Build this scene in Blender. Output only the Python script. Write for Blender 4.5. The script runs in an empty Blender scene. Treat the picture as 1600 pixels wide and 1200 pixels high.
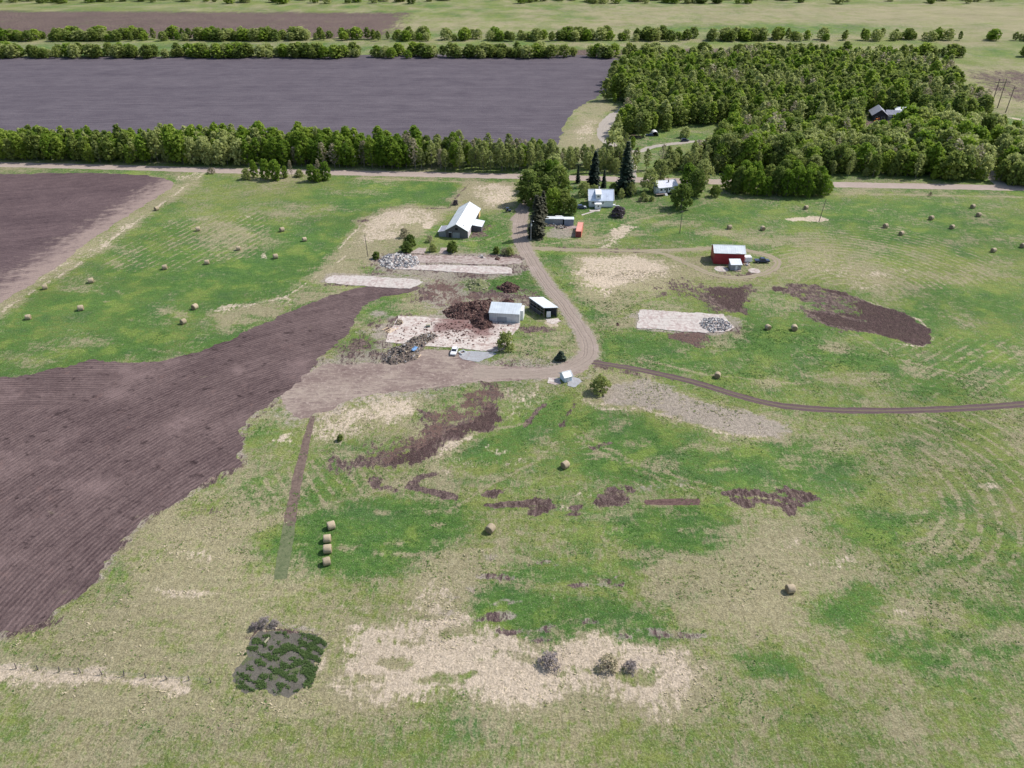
import bpy, bmesh, math, random
import numpy as np
from mathutils import Vector, Matrix

random.seed(7)
rng = np.random.default_rng(11)
C = bpy.context.scene.collection
R = math.radians
CAM_H = 118.0; FOC = 1200.0; PITCH = R(32)
SP, CP = math.sin(PITCH), math.cos(PITCH)

def G(x, y, z=0.0):
    """survey point: where a spot of the aerial photo lies on the ground plane (metres)"""
    X = (x - 800) / FOC; Y = -(y - 600) / FOC
    d = (X, CP + Y * SP, -SP + Y * CP); t = (z - CAM_H) / d[2]
    return (d[0] * t, d[1] * t)

# ------------------------------------------------------------------ objects
def tag(o, label=None, cat=None, group=None, kind=None):
    if label: o['label'] = label
    if cat: o['category'] = cat
    if group: o['group'] = group
    if kind: o['kind'] = kind
    return o

def thing(name, label, cat, loc=(0, 0, 0), rz=0.0, group=None):
    o = bpy.data.objects.new(name, None); C.objects.link(o)
    o.empty_display_size = 0.5
    o.location = loc; o.rotation_euler = (0, 0, rz)
    return tag(o, label, cat, group)

class MB:
    """mesh collector: one build() = one mesh object"""
    def __init__(s): s.v = []; s.f = []; s.m = []
    def add(s, vs, fs, mi=0, M=None):
        b = len(s.v)
        for p in vs:
            p = Vector(p)
            s.v.append(tuple(M @ p) if M else tuple(p))
        for f in fs: s.f.append([b + i for i in f]); s.m.append(mi)
    def box(s, x0, x1, y0, y1, z0, z1, mi=0, M=None):
        s.add([(x0,y0,z0),(x1,y0,z0),(x1,y1,z0),(x0,y1,z0),(x0,y0,z1),(x1,y0,z1),(x1,y1,z1),(x0,y1,z1)],
              [(0,3,2,1),(4,5,6,7),(0,1,5,4),(1,2,6,5),(2,3,7,6),(3,0,4,7)], mi, M)
    def tube(s, pts, rad, n=6, mi=0, cap=True):
        rings = []
        for i, p in enumerate(pts):
            p = Vector(p)
            a = Vector(pts[max(i-1, 0)]); b = Vector(pts[min(i+1, len(pts)-1)])
            d = (b - a).normalized()
            u = d.cross(Vector((0.3, 0.9, 0.1)))
            if u.length < 1e-3: u = d.cross(Vector((1, 0, 0)))
            u.normalize(); w = d.cross(u)
            r = rad[i] if isinstance(rad, (list, tuple)) else rad
            rings.append([tuple(p + u*math.cos(2*math.pi*k/n)*r + w*math.sin(2*math.pi*k/n)*r) for k in range(n)])
        vs = [q for rg in rings for q in rg]; fs = []
        for i in range(len(pts)-1):
            for k in range(n):
                fs.append((i*n+k, i*n+(k+1) % n, (i+1)*n+(k+1) % n, (i+1)*n+k))
        if cap:
            fs.append(tuple(range(n-1, -1, -1))); fs.append(tuple((len(pts)-1)*n+k for k in range(n)))
        s.add(vs, fs, mi)
    def build(s, name, mats, parent=None, smooth=False, loc=None, bevel=0.0):
        me = bpy.data.meshes.new(name)
        me.from_pydata(s.v, [], s.f)
        if not isinstance(mats, (list, tuple)): mats = [mats]
        for m in mats: me.materials.append(m)
        me.polygons.foreach_set('material_index', s.m)
        if smooth: me.polygons.foreach_set('use_smooth', [True]*len(s.f))
        bm = bmesh.new(); bm.from_mesh(me)
        bmesh.ops.recalc_face_normals(bm, faces=bm.faces)
        if bevel > 0:
            bmesh.ops.bevel(bm, geom=list(bm.edges), offset=bevel, segments=1, affect='EDGES', clamp_overlap=True)
        bm.to_mesh(me); bm.free()
        me.update()
        o = bpy.data.objects.new(name, me); C.objects.link(o)
        if parent: o.parent = parent
        if loc: o.location = loc
        return o

# ------------------------------------------------------------------ shader helpers
class NT:
    def __init__(s, name, rough=0.9, spec=0.2):
        s.mat = bpy.data.materials.new(name); s.mat.use_nodes = True
        s.t = s.mat.node_tree; s.n = s.t.nodes; s.L = s.t.links
        s.b = s.n['Principled BSDF']
        s.b.inputs['Roughness'].default_value = rough
        s.b.inputs['Specular IOR Level'].default_value = spec
        s.pos = None
    def P(s, obj=False):
        if obj:
            return s.n.new('ShaderNodeTexCoord').outputs['Object']
        if s.pos is None: s.pos = s.n.new('ShaderNodeNewGeometry').outputs['Position']
        return s.pos
    def put(s, sock, v):
        if v is None: return
        if hasattr(v, 'is_output'): s.L.new(v, sock)
        else:
            if isinstance(v, (tuple, list)) and len(v) == 3 and sock.type == 'RGBA': v = (*v, 1)
            sock.default_value = v
    def noise(s, scale, detail=4, rough=0.55, dist=0.0, vec=None, color=False):
        n = s.n.new('ShaderNodeTexNoise'); s.L.new(vec if vec is not None else s.P(), n.inputs['Vector'])
        n.inputs['Scale'].default_value = scale; n.inputs['Detail'].default_value = detail
        n.inputs['Roughness'].default_value = rough; n.inputs['Distortion'].default_value = dist
        return n.outputs['Color' if color else 'Fac']
    def voro(s, scale, vec=None, feature='F1', out='Distance'):
        n = s.n.new('ShaderNodeTexVoronoi'); n.feature = feature
        s.L.new(vec if vec is not None else s.P(), n.inputs['Vector']); n.inputs['Scale'].default_value = scale
        return n.outputs[out]
    def m(s, op, a, b=None, c=None, clamp=False):
        n = s.n.new('ShaderNodeMath'); n.operation = op; n.use_clamp = clamp
        for i, v in enumerate((a, b, c)):
            if v is not None: s.put(n.inputs[i], v)
        return n.outputs[0]
    def step(s, v, lo, hi, a=0.0, b=1.0, smooth=True):
        n = s.n.new('ShaderNodeMapRange')
        n.interpolation_type = 'SMOOTHSTEP' if smooth else 'LINEAR'; n.clamp = True
        s.put(n.inputs['Value'], v)
        n.inputs['From Min'].default_value = lo; n.inputs['From Max'].default_value = hi
        n.inputs['To Min'].default_value = a; n.inputs['To Max'].default_value = b
        return n.outputs['Result']
    def mix(s, f, a, b, mode='MIX'):
        n = s.n.new('ShaderNodeMix'); n.data_type = 'RGBA'; n.blend_type = mode
        s.put(n.inputs[0], f); s.put(n.inputs[6], a); s.put(n.inputs[7], b)
        return n.outputs[2]
    def scalev(s, v, sx, sy, sz, rz=0.0):
        n = s.n.new('ShaderNodeMapping'); s.L.new(v, n.inputs['Vector'])
        n.inputs['Scale'].default_value = (sx, sy, sz); n.inputs['Rotation'].default_value = (0, 0, rz)
        return n.outputs[0]
    def attr(s, name, out='Color'):
        n = s.n.new('ShaderNodeAttribute'); n.attribute_name = name
        return n.outputs[out]
    def sep(s, v):
        n = s.n.new('ShaderNodeSeparateXYZ'); s.L.new(v, n.inputs[0]); return n.outputs
    def dist(s, cx, cy, vec=None):
        n = s.n.new('ShaderNodeVectorMath'); n.operation = 'DISTANCE'
        s.L.new(vec if vec is not None else s.P(), n.inputs[0]); n.inputs[1].default_value = (cx, cy, 0)
        return n.outputs['Value']
    def col(s, v): s.put(s.b.inputs['Base Color'], v); return s
    def val(s, c, k):
        """colour times a scalar socket"""
        n = s.n.new('ShaderNodeVectorMath'); n.operation = 'SCALE'
        if hasattr(c, 'is_output'): s.L.new(c, n.inputs[0])
        else: n.inputs[0].default_value = c
        s.put(n.inputs['Scale'], k); return n.outputs[0]
    def bump(s, h, dist=0.1, strength=1.0):
        n = s.n.new('ShaderNodeBump'); s.L.new(h, n.inputs['Height'])
        n.inputs['Distance'].default_value = dist; n.inputs['Strength'].default_value = strength
        s.L.new(n.outputs[0], s.b.inputs['Normal']); return s

def plain(name, col, rough=0.6, metal=0.0, var=0.12, scale=3.0, spec=0.3):
    s = NT(name, rough, spec)
    n = s.noise(scale, 4, 0.6, vec=s.P(True))
    s.col(s.val(col, s.step(n, 0.3, 0.7, 1-var, 1+var)))
    s.b.inputs['Metallic'].default_value = metal
    return s.mat

def ribbed(name, col, axis='x', pitch=0.6, dirt=(0.2, 0.17, 0.15), dk=0.25, rough=0.45, metal=0.0):
    """painted or galvanised profiled sheet: ribs, streaks and a little dirt"""
    s = NT(name, rough, 0.4); o = s.P(True); x, y, z = s.sep(o)[:3]
    a = x if axis == 'x' else y
    rib = s.m('SINE', s.m('MULTIPLY', a, 2*math.pi/pitch))
    sheet = s.m('FRACT', s.m('MULTIPLY', a, 1/(pitch*2.7)))
    seam = s.step(sheet, 0.0, 0.07, 0.92, 1.0)
    st = s.noise(1.0, 4, 0.6, vec=s.scalev(o, 3.0 if axis == 'x' else 0.25, 0.25 if axis == 'x' else 3.0, 0.5))
    bl = s.noise(0.35, 3, 0.6, vec=o)
    c = s.mix(s.m('MULTIPLY', s.step(st, 0.5, 0.75), dk), col, dirt)
    c = s.val(c, s.m('MULTIPLY', seam, s.step(bl, 0.3, 0.7, 0.88, 1.06)))
    c = s.val(c, s.step(rib, -1, 1, 0.97, 1.02))
    s.col(c); s.b.inputs['Metallic'].default_value = metal
    s.bump(rib, 0.015, 0.25)
    return s.mat
SKY_S, SUN_S, EXPO, HAZE = .15, 4.8, 0.0, 0
# ------------------------------------------------------------------ ground painting (albedo regions)
def vnoise(X, Y, s, seed):
    r = np.random.default_rng(seed); T = r.random((256, 256)).astype(np.float32)
    x = X / s + 1000.3; y = Y / s + 1000.7
    xi = np.floor(x).astype(int); yi = np.floor(y).astype(int)
    fx = x - xi; fy = y - yi; fx = fx*fx*(3-2*fx); fy = fy*fy*(3-2*fy)
    a = T[xi % 256, yi % 256]; b = T[(xi+1) % 256, yi % 256]; c = T[xi % 256, (yi+1) % 256]; d = T[(xi+1) % 256, (yi+1) % 256]
    return (a*(1-fx)+b*fx)*(1-fy)+(c*(1-fx)+d*fx)*fy - 0.5

def axis(segs):
    out = [segs[0][0]]
    for a, b, st in segs:
        n = max(1, int(round((b-a)/st))); out += list(np.linspace(a, b, n+1)[1:])
    return np.array(out, dtype=np.float64)

def sdf(PX, PY, poly):
    """signed distance, positive inside"""
    n = len(poly); d = np.full(PX.shape, 1e9); ins = np.zeros(PX.shape, bool)
    for i in range(n):
        ax, ay = poly[i]; bx, by = poly[(i+1) % n]
        ex, ey = bx-ax, by-ay; wx, wy = PX-ax, PY-ay
        t = np.clip((wx*ex+wy*ey)/(ex*ex+ey*ey+1e-9), 0, 1)
        d = np.minimum(d, (wx-ex*t)**2+(wy-ey*t)**2)
        c = ((ay > PY) != (by > PY))
        with np.errstate(divide='ignore', invalid='ignore'):
            xx = ax+(PY-ay)*ex/(ey if abs(ey) > 1e-9 else 1e-9)
        ins ^= (c & (PX < xx))
    return np.where(ins, 1, -1)*np.sqrt(d)

def sdline(PX, PY, pts):
    d = np.full(PX.shape, 1e9)
    for i in range(len(pts)-1):
        ax, ay = pts[i]; bx, by = pts[i+1]
        ex, ey = bx-ax, by-ay; wx, wy = PX-ax, PY-ay
        t = np.clip((wx*ex+wy*ey)/(ex*ex+ey*ey+1e-9), 0, 1)
        d = np.minimum(d, (wx-ex*t)**2+(wy-ey*t)**2)
    return np.sqrt(d)

LUSH, DRY, SOIL, PALE, STR, GREY, RED, CON = range(8)
OPS = []
def poly(ch, v, soft, *pts, warp=1.0): OPS.append(('p', ch, v, soft, [G(*p) for p in pts], warp))
def blob(ch, v, x, y, rx, ry, ang=0, soft=0.6):
    """ellipse given in photo pixels (an oval patch of ground)"""
    pts = []
    for k in range(14):
        a = 2*math.pi*k/14; ca, sa = math.cos(R(ang)), math.sin(R(ang))
        u, w = rx*math.cos(a), ry*math.sin(a)
        pts.append(G(x+u*ca+w*sa, y-u*sa+w*ca))
    cx = [p[0] for p in pts]; cy = [p[1] for p in pts]
    r = min(max(cx)-min(cx), max(cy)-min(cy))/2
    OPS.append(('p', ch, v, max(0.8, r*soft), pts, 1.0))
def line(ch, v, w, soft, *pts): OPS.append(('l', ch, v, w, soft, [G(*p) for p in pts]))
# --- broad zones
poly(LUSH,.72,3,(330,272),(700,283),(722,298),(700,322),(600,322),(560,345),(545,385),(500,425),(440,470),(350,490),(330,520),(240,565),(190,567),(0,590),(-80,600),(-80,500),(0,487),(150,395),(240,325))
poly(DRY,.22,3,(330,272),(700,283),(722,298),(700,322),(600,322),(560,345),(545,385),(500,425),(440,470),(350,490),(330,520),(240,565),(190,567),(0,590),(-80,600),(-80,500),(0,487),(150,395),(240,325))
poly(LUSH,.42,6,(330,272),(560,280),(540,300),(420,330),(330,355),(230,345),(270,310))
poly(DRY,.36,6,(330,272),(520,280),(500,300),(400,330),(330,350),(250,335),(280,300))
poly(LUSH,.62,4,(820,280),(1000,290),(1290,310),(1700,300),(1700,400),(1500,400),(1300,370),(1150,395),(840,388))
poly(DRY,.3,4,(820,280),(1000,290),(1290,310),(1700,300),(1700,400),(1500,400),(1300,370),(1150,395),(840,388))
poly(LUSH,.6,5,(930,500),(1200,500),(1460,450),(1700,440),(1700,635),(1400,640),(1200,625),(1000,575),(940,560))
poly(DRY,.3,5,(930,500),(1200,500),(1460,450),(1700,440),(1700,635),(1400,640),(1200,625),(1000,575),(940,560))
poly(LUSH,.48,8,(1230,650),(1700,640),(1700,1300),(1100,1300),(1100,1000),(1150,800),(1290,760))
poly(DRY,.50,8,(1230,650),(1700,640),(1700,1300),(1100,1300),(1100,1000),(1150,800),(1290,760))
poly(DRY,.82,6,(230,800),(370,790),(420,900),(560,960),(540,1060),(360,1060),(0,1040),(0,1000),(90,955),(160,900))
poly(LUSH,.12,6,(230,800),(370,790),(420,900),(560,960),(540,1060),(360,1060),(0,1040),(0,1000),(90,955),(160,900))
poly(LUSH,.8,2,(850,292),(990,292),(1100,320),(1000,345),(940,372),(880,385),(845,385),(845,340))
# road verges
poly(LUSH,.75,2,(-60,260),(200,264),(420,271),(330,274),(130,270),(-60,272))
poly(LUSH,.8,1.5,(530,271),(800,280),(800,288),(520,276))
poly(LUSH,.85,1.5,(1290,292),(1700,299),(1700,305),(1290,300))
line(DRY,.9,.8,1.2,(1330,303),(1420,304),(1500,306),(1700,310))
line(DRY,.9,1.0,1.2,(560,278),(640,281),(735,285),(800,287))
poly(DRY,.6,3,(300,266),(520,270),(500,285),(420,283),(330,274))
# far side of the gravel road
poly(LUSH,.6,4,(-200,255),(0,250),(860,270),(1000,276),(1700,290),(1900,200),(940,120),(870,240),(0,230),(-200,230))
poly(DRY,.35,4,(-200,255),(0,250),(860,270),(1000,276),(1700,290),(1900,200),(940,120),(870,240),(0,230),(-200,230))
poly(DRY,.85,4,(900,165),(945,152),(968,168),(945,185),(938,205),(945,232),(915,245),(872,235),(878,205),(888,180))
poly(PALE,.45,4,(905,185),(930,185),(932,215),(905,225),(895,205))
poly(LUSH,.9,2,(985,228),(1040,212),(1100,208),(1105,218),(1050,220),(1010,226),(986,233))
poly(SOIL,.55,2,(960,205),(1000,212),(985,222),(955,222))
poly(SOIL,.8,4,(1340,185),(1440,190),(1440,203),(1340,205))
poly(LUSH,.8,4,(1555,190),(1700,195),(1700,270),(1570,230))
# top right grey-brown field past the woods
poly(DRY,.7,6,(1490,100),(1760,100),(1740,190),(1560,182),(1500,165))
poly(SOIL,.6,6,(1500,110),(1760,110),(1700,172),(1570,158))
line(PALE,.8,2.0,3,(1500,197),(1520,190),(1550,178),(1600,188),(1700,196))
# world beyond the top of the photo: more farmland
poly(SOIL,.9,12,(-400,60),(600,60),(640,20),(-400,15)); poly(DRY,.7,15,(900,10),(2100,10),(2100,60),(950,60))
# strip along upper left field
poly(DRY,.75,2,(262,272),(330,272),(250,330),(160,395),(70,447),(0,492),(-60,530),(-60,480),(0,455),(90,405),(180,345),(270,297),(285,284))
poly(PALE,.5,2,(95,408),(190,352),(225,330),(160,388),(60,440),(-30,490),(-30,470))
line(PALE,.75,.7,1.0,(322,268),(285,295),(240,328),(190,362),(120,415),(60,450),(0,487),(-60,525))
poly(PALE,.35,3,(300,268),(325,268),(285,292),(270,280))
# left meadow details
for a in [(290,366,34,8,-14,.85),(160,410,34,7,-15,.5),(520,302,50,6,0,.7),(640,305,60,7,0,.85),(680,292,40,5,0,.7),
          (150,480,90,14,-4,.9),(60,500,60,12,0,.6),(240,440,60,10,-15,.9),(400,405,60,10,-5,.92),(490,400,34,14,-25,.95),(360,425,60,8,-10,.85),
          (300,455,60,10,-14,.75),(200,545,60,8,0,.9),(80,465,40,7,0,.7),(440,450,50,10,-22,.9),(470,375,40,9,-5,.8),(330,545,40,10,-20,.8),(540,395,20,10,-40,.7),(200,425,30,6,0,.9),(250,400,40,6,-8,.8)]:
    blob(LUSH,a[5],*a[:5]); blob(DRY,.05,a[0],a[1],a[2]*.9,a[3]*.9,a[4])
for a in [(320,362,20,4,-28,.65),(345,352,26,3,-30,.7),(360,370,30,4,-28,.65),(300,378,18,3,-25,.6),(275,385,16,3,-25,.55),(395,380,22,3,-28,.6),(330,385,20,3,-28,.6),
          (370,394,18,3,-28,.7),(200,388,16,2.5,-25,.6),(185,412,12,3,-28,.7),(280,487,26,6,-8,.8),(205,500,6,3,0,.6),(80,540,50,8,-5,.4),(490,325,40,6,-4,.6),(560,300,70,5,0,.45),
          (460,335,50,5,-2,.55),(30,560,60,9,-4,.55),(150,535,50,6,-3,.4),(100,450,10,2,-25,.8),(125,455,10,1.6,-25,.8),(168,472,6,1.5,0,.8),(190,458,8,1.2,-28,.9),(145,455,14,1.4,-28,.8),(250,548,30,4,-8,.5),(390,335,40,5,-10,.5),
          (430,380,24,5,-20,.6),(378,362,14,2,-28,.7),(350,378,26,2,-30,.75),(372,360,22,2,-30,.75),(338,397,20,2,-28,.6),(330,366,22,1.6,-30,.7)]:
    blob(DRY,a[5],*a[:5])
blob(PALE,.7,388,338,9,2,-30); blob(PALE,.5,415,400,10,8,-10); blob(PALE,.4,448,468,16,6,-20)
# pale band west of the barn
poly(DRY,.85,2,(556,345),(600,322),(702,324),(715,300),(735,284),(800,286),(806,300),(800,325),(760,330),(735,325),(700,330),(690,350),(660,362),(640,382),(600,402),(575,420),(545,440),(520,460),(450,485),(390,500),(345,520),(335,490),(440,462),(490,430),(528,388),(545,365),(562,352))
poly(PALE,.6,2,(565,345),(604,326),(690,327),(680,345),(640,352),(620,375),(590,378),(560,390),(540,398),(560,370))
poly(PALE,.7,3,(738,288),(798,289),(800,315),(770,325),(745,312),(728,308))
poly(LUSH,.55,2,(640,345),(690,340),(700,352),(690,372),(660,385),(645,370)); poly(LUSH,.6,2,(585,372),(620,372),(640,390),(600,395),(575,400))
line(SOIL,.75,.5,.8,(604,323),(650,325),(700,326),(720,300),(735,286)); line(SOIL,.5,.5,.8,(604,323),(562,346),(565,355)); blob(SOIL,.6,570,344,12,2)
poly(PALE,.85,1.5,(655,350),(680,342),(676,356),(660,358)); line(PALE,.7,.6,.8,(565,350),(545,372),(528,390))
poly(LUSH,.8,2,(700,378),(735,375),(750,340),(800,332),(808,350),(800,370),(795,398),(720,396)); poly(DRY,.3,2,(700,378),(735,375),(750,340),(800,332),(808,350),(800,370),(795,398),(720,396))
poly(SOIL,.55,1.5,(735,365),(752,352),(775,352),(765,372),(745,372)); poly(LUSH,.8,2,(500,430),(560,402),(620,400),(590,420),(520,445),(480,470)); poly(SOIL,.6,2,(560,420),(595,400),(600,420),(580,432))
poly(PALE,.7,1.5,(340,482),(385,470),(400,475),(350,490)); blob(LUSH,.7,375,500,26,10,-15)
# pads area
poly(GREY,.95,2,(580,400),(640,392),(810,396),(830,410),(815,430),(690,436),(600,430),(575,420)); poly(SOIL,.5,2,(580,400),(640,392),(810,396),(830,410),(815,430),(690,436),(600,430),(575,420))
poly(LUSH,.75,2,(690,430),(830,428),(850,450),(860,470),(835,470),(830,458),(790,455),(740,448),(720,440),(690,440))
poly(RED,.75,3,(660,440),(690,430),(720,445),(740,460),(775,460),(790,475),(760,500),(700,495),(690,475),(660,460))
poly(GREY,.8,3,(640,440),(700,425),(735,450),(835,458),(860,478),(760,478),(700,495),(650,470)); poly(SOIL,.6,3,(640,445),(700,432),(730,450),(835,458),(860,478),(800,478),(760,470),(700,480),(640,470))
poly(LUSH,.85,2,(560,475),(610,468),(670,470),(660,486),(600,498),(560,505)); poly(LUSH,.75,3,(520,535),(560,515),(590,520),(600,545),(570,565),(520,562)); poly(LUSH,.7,1.5,(650,450),(690,444),(690,455),(655,462))
poly(DRY,.8,2,(545,510),(600,505),(620,520),(590,530),(555,525)); blob(GREY,.7,590,490,14,5); blob(GREY,.6,560,522,12,5)
poly(PALE,.5,2,(690,435),(715,425),(728,450),(700,462))
poly(DRY,.6,2,(813,505),(880,505),(900,530),(905,545),(880,570),(830,572),(760,574),(780,548),(800,530)); poly(LUSH,.8,2,(800,522),(870,516),(905,530),(912,550),(880,572),(800,576),(782,565),(790,545),(815,538)); blob(DRY,.7,825,540,22,10)
poly(PALE,.6,1.5,(770,565),(790,552),(800,560),(785,574)); poly(PALE,.8,1,(848,500),(872,497),(880,505),(860,510))
poly(SOIL,.9,2,(805,512),(850,508),(880,512),(860,520),(810,519)); poly(DRY,.6,1.5,(825,470),(870,490),(870,505),(815,505))
# wide worn dirt yard
poly(GREY,.95,5,(470,572),(520,556),(560,545),(600,540),(660,545),(760,562),(930,566),(905,588),(800,592),(700,606),(640,612),(560,624),(500,650),(470,655),(440,645),(455,600))
poly(SOIL,.45,5,(480,568),(560,545),(600,540),(660,545),(760,562),(930,570),(905,585),(800,590),(700,600),(640,600),(560,605),(500,600))
poly(DRY,.6,5,(500,610),(560,600),(640,604),(560,622),(490,665),(440,660),(450,620))
poly(SOIL,.6,3,(520,545),(560,530),(600,535),(600,560),(500,580))
# straw heap south of it
poly(PALE,.8,3,(500,665),(515,643),(548,625),(585,615),(640,612),(650,622),(630,640),(600,650),(570,665),(535,688),(505,688))
poly(DRY,.8,3,(480,690),(520,640),(660,610),(680,630),(640,650),(560,690),(520,700))
poly(LUSH,.8,2,(395,660),(430,630),(470,630),(475,655),(430,668),(405,680),(380,690)); poly(PALE,.7,1.5,(425,688),(440,678),(460,675),(455,688),(435,695)); blob(LUSH,.7,430,675,18,5)
poly(LUSH,.7,2,(480,700),(520,690),(560,700),(600,690),(640,650),(690,640),(640,680),(560,720),(480,735))
# torn-up brown strips in the middle
poly(DRY,.6,4,(480,690),(640,640),(720,600),(860,595),(850,625),(800,680),(700,740),(560,780),(400,780),(370,740),(470,700))
poly(LUSH,.8,3,(700,600),(790,590),(800,600),(760,612),(700,640),(650,650)); poly(PALE,.55,3,(790,612),(850,600),(868,612),(830,640),(800,650))
poly(RED,.6,3,(795,600),(768,603),(725,618),(690,636),(650,660),(600,690),(575,720),(600,735),(650,705),(690,680),(750,650),(782,625))
poly(SOIL,.68,3,(795,600),(768,603),(725,618),(690,636),(650,660),(600,690),(575,720),(600,735),(650,705),(690,680),(750,650),(782,625))
poly(CON,.85,1,(772,628),(782,655),(760,666),(720,680),(690,686),(694,673),(735,655),(757,638)); poly(SOIL,1.05,1,(772,628),(782,655),(760,666),(720,680),(690,686),(694,673),(735,655),(757,638))
poly(CON,.8,1,(684,672),(688,713),(640,728),(612,733),(618,714),(652,692)); poly(SOIL,1.05,1,(684,672),(688,713),(640,728),(612,733),(618,714),(652,692)); poly(PALE,.7,1.5,(690,690),(735,680),(700,705),(688,725),(680,735))
poly(SOIL,.5,4,(520,720),(580,700),(660,690),(640,720),(560,740),(520,745))
for q in [(590,755,14,6,-8,.9),(608,764,22,4,-8,.95),(700,430,1,1,0,0)]:
    if q[5]: blob(SOIL,q[5],*q[:5],soft=.3)
line(SOIL,.95,1.1,.8,(640,760),(652,748),(680,740)); line(SOIL,.98,1.2,.8,(640,762),(670,768),(712,777))
for q in [(770,770,20,5,10),(790,786,40,5,6),(845,795,22,8,16),(830,785,28,7,10),(900,788,10,5,0),(895,800,14,3,0),(950,780,26,10,-6),(965,770,22,9,-22),(985,762,14,4,-20),(1150,770,24,5,8),(1185,775,36,6,-4),(1160,789,22,4,-16),(1250,770,32,8,-4),(1235,782,28,6,-8),(1200,790,40,5,-8),(1240,800,14,8,50),(1220,765,14,5,30)]:
    blob(SOIL,.98,*q,soft=.45); blob(CON,.55,*q,soft=.35)

line(SOIL,.9,.7,.8,(850,632),(836,645),(820,665)); line(SOIL,.5,.8,1,(895,615),(898,635),(885,655),(878,665))
# the pale mown strip and the trench
line(DRY,.85,1.6,1.2,(360,832),(430,812),(520,790),(590,772),(640,752)); 
# big lush patch with bales
for ch, v in ((LUSH,.93),(DRY,.12)):
    poly(ch,v,2,(365,850),(430,832),(500,800),(585,778),(640,770),(730,782),(742,815),(725,850),(670,880),(640,898),(560,912),(500,900),(440,895),(390,870))
for q in [(620,850,20,6,0),(545,855,18,5,0),(670,800,14,6,0),(590,865,16,5,0),(690,820,12,5,0),(640,870,24,6,-10)]: blob(DRY,.7,*q)
poly(LUSH,.7,3,(370,740),(470,715),(600,700),(560,735),(480,770),(400,800),(360,790)); poly(LUSH,.85,2,(480,760),(560,735),(640,740),(600,765),(500,795),(480,800)); poly(DRY,.55,3,(370,745),(440,700),(470,740),(430,780),(380,800))
poly(LUSH,.75,2,(640,740),(685,720),(720,770),(700,772),(650,765)); poly(SOIL,.45,3,(280,800),(330,795),(340,802),(290,806)); poly(LUSH,.75,2,(340,750),(380,760),(400,790),(350,780)); poly(SOIL,.6,1.5,(350,700),(385,705),(378,720),(355,735))
# grass south of the dirt yard, centre
for ch, v in ((LUSH,.8),(DRY,.15)):
    poly(ch,v,3,(885,640),(940,635),(1000,645),(1080,670),(1160,690),(1260,685),(1320,740),(1300,760),(1150,765),(1090,755),(1020,740),(940,745),(900,720),(870,690))
    poly(ch,v,2,(980,790),(1130,792),(1145,820),(1120,850),(1040,860),(960,830)); poly(ch,v,2,(880,830),(920,830),(920,860),(880,855))
    poly(ch,v,2,(745,885),(800,865),(900,870),(960,880),(990,905),(1000,935),(960,930),(900,900),(820,895))
    poly(ch,v,2,(745,945),(800,930),(880,945),(960,945),(1040,965),(1045,1000),(960,1003),(870,995),(770,985),(740,965))
    poly(ch,v,3,(1300,930),(1370,905),(1395,940),(1390,985),(1330,990),(1290,965)); poly(ch,v,3,(1190,510),(1290,500),(1300,560),(1240,590),(1180,570)); poly(ch,v,3,(1490,930),(1600,960),(1600,975),(1540,970))
    poly(ch,v,3,(900,530),(990,520),(1060,545),(1100,560),(1060,585),(980,570),(930,555)); poly(ch,v,4,(1440,990),(1540,1000),(1560,1050),(1450,1060)); poly(ch,v,3,(1035,940),(1100,915),(1120,930),(1050,955))
    poly(ch,v,2,(860,395),(895,400),(890,430),(930,470),(960,500),(925,500),(890,460)); poly(ch,v,2,(860,620),(890,612),(890,645),(855,660),(830,655)); poly(ch,v,2,(790,660),(850,650),(830,690),(760,720),(700,720),(740,690))
    poly(ch,v,3,(1360,455),(1500,448),(1600,465),(1600,500),(1440,490)); poly(ch,v,3,(1330,800),(1370,800),(1400,850),(1340,850)); poly(ch,v,2,(1160,1010),(1230,1020),(1260,1060),(1170,1050)); poly(ch,v,3,(1560,850),(1640,860),(1640,920),(1570,900))
for q in [(1030,720,40,10,0),(930,680,20,8,0),(1120,700,30,6,0),(1060,655,20,4,15),(1000,690,30,8,0)]: blob(DRY,.45,*q)
# right of the dirt yard: grey dry bank
poly(DRY,.8,3,(930,600),(985,588),(1040,602),(1110,625),(1180,640),(1230,655),(1235,680),(1215,688),(1150,682),(1080,665),(1010,640),(940,640),(915,630))
poly(GREY,.95,1.5,(945,602),(1000,596),(1040,606),(1110,630),(1190,645),(1232,660),(1232,676),(1210,684),(1160,680),(1090,664),(1010,638),(950,636),(925,620),warp=.6); poly(LUSH,.1,1.5,(945,602),(1000,596),(1040,606),(1110,630),(1190,645),(1232,660),(1232,676),(1210,684),(1160,680),(1090,664),(1010,638),(950,636),(925,620),warp=.6); poly(PALE,.6,2,(1150,672),(1225,678),(1200,688),(1150,684)); blob(PALE,.6,960,628,30,8,10)
line(PALE,.6,.8,1,(905,622),(940,640),(1000,638),(1060,655),(1140,680))
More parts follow.
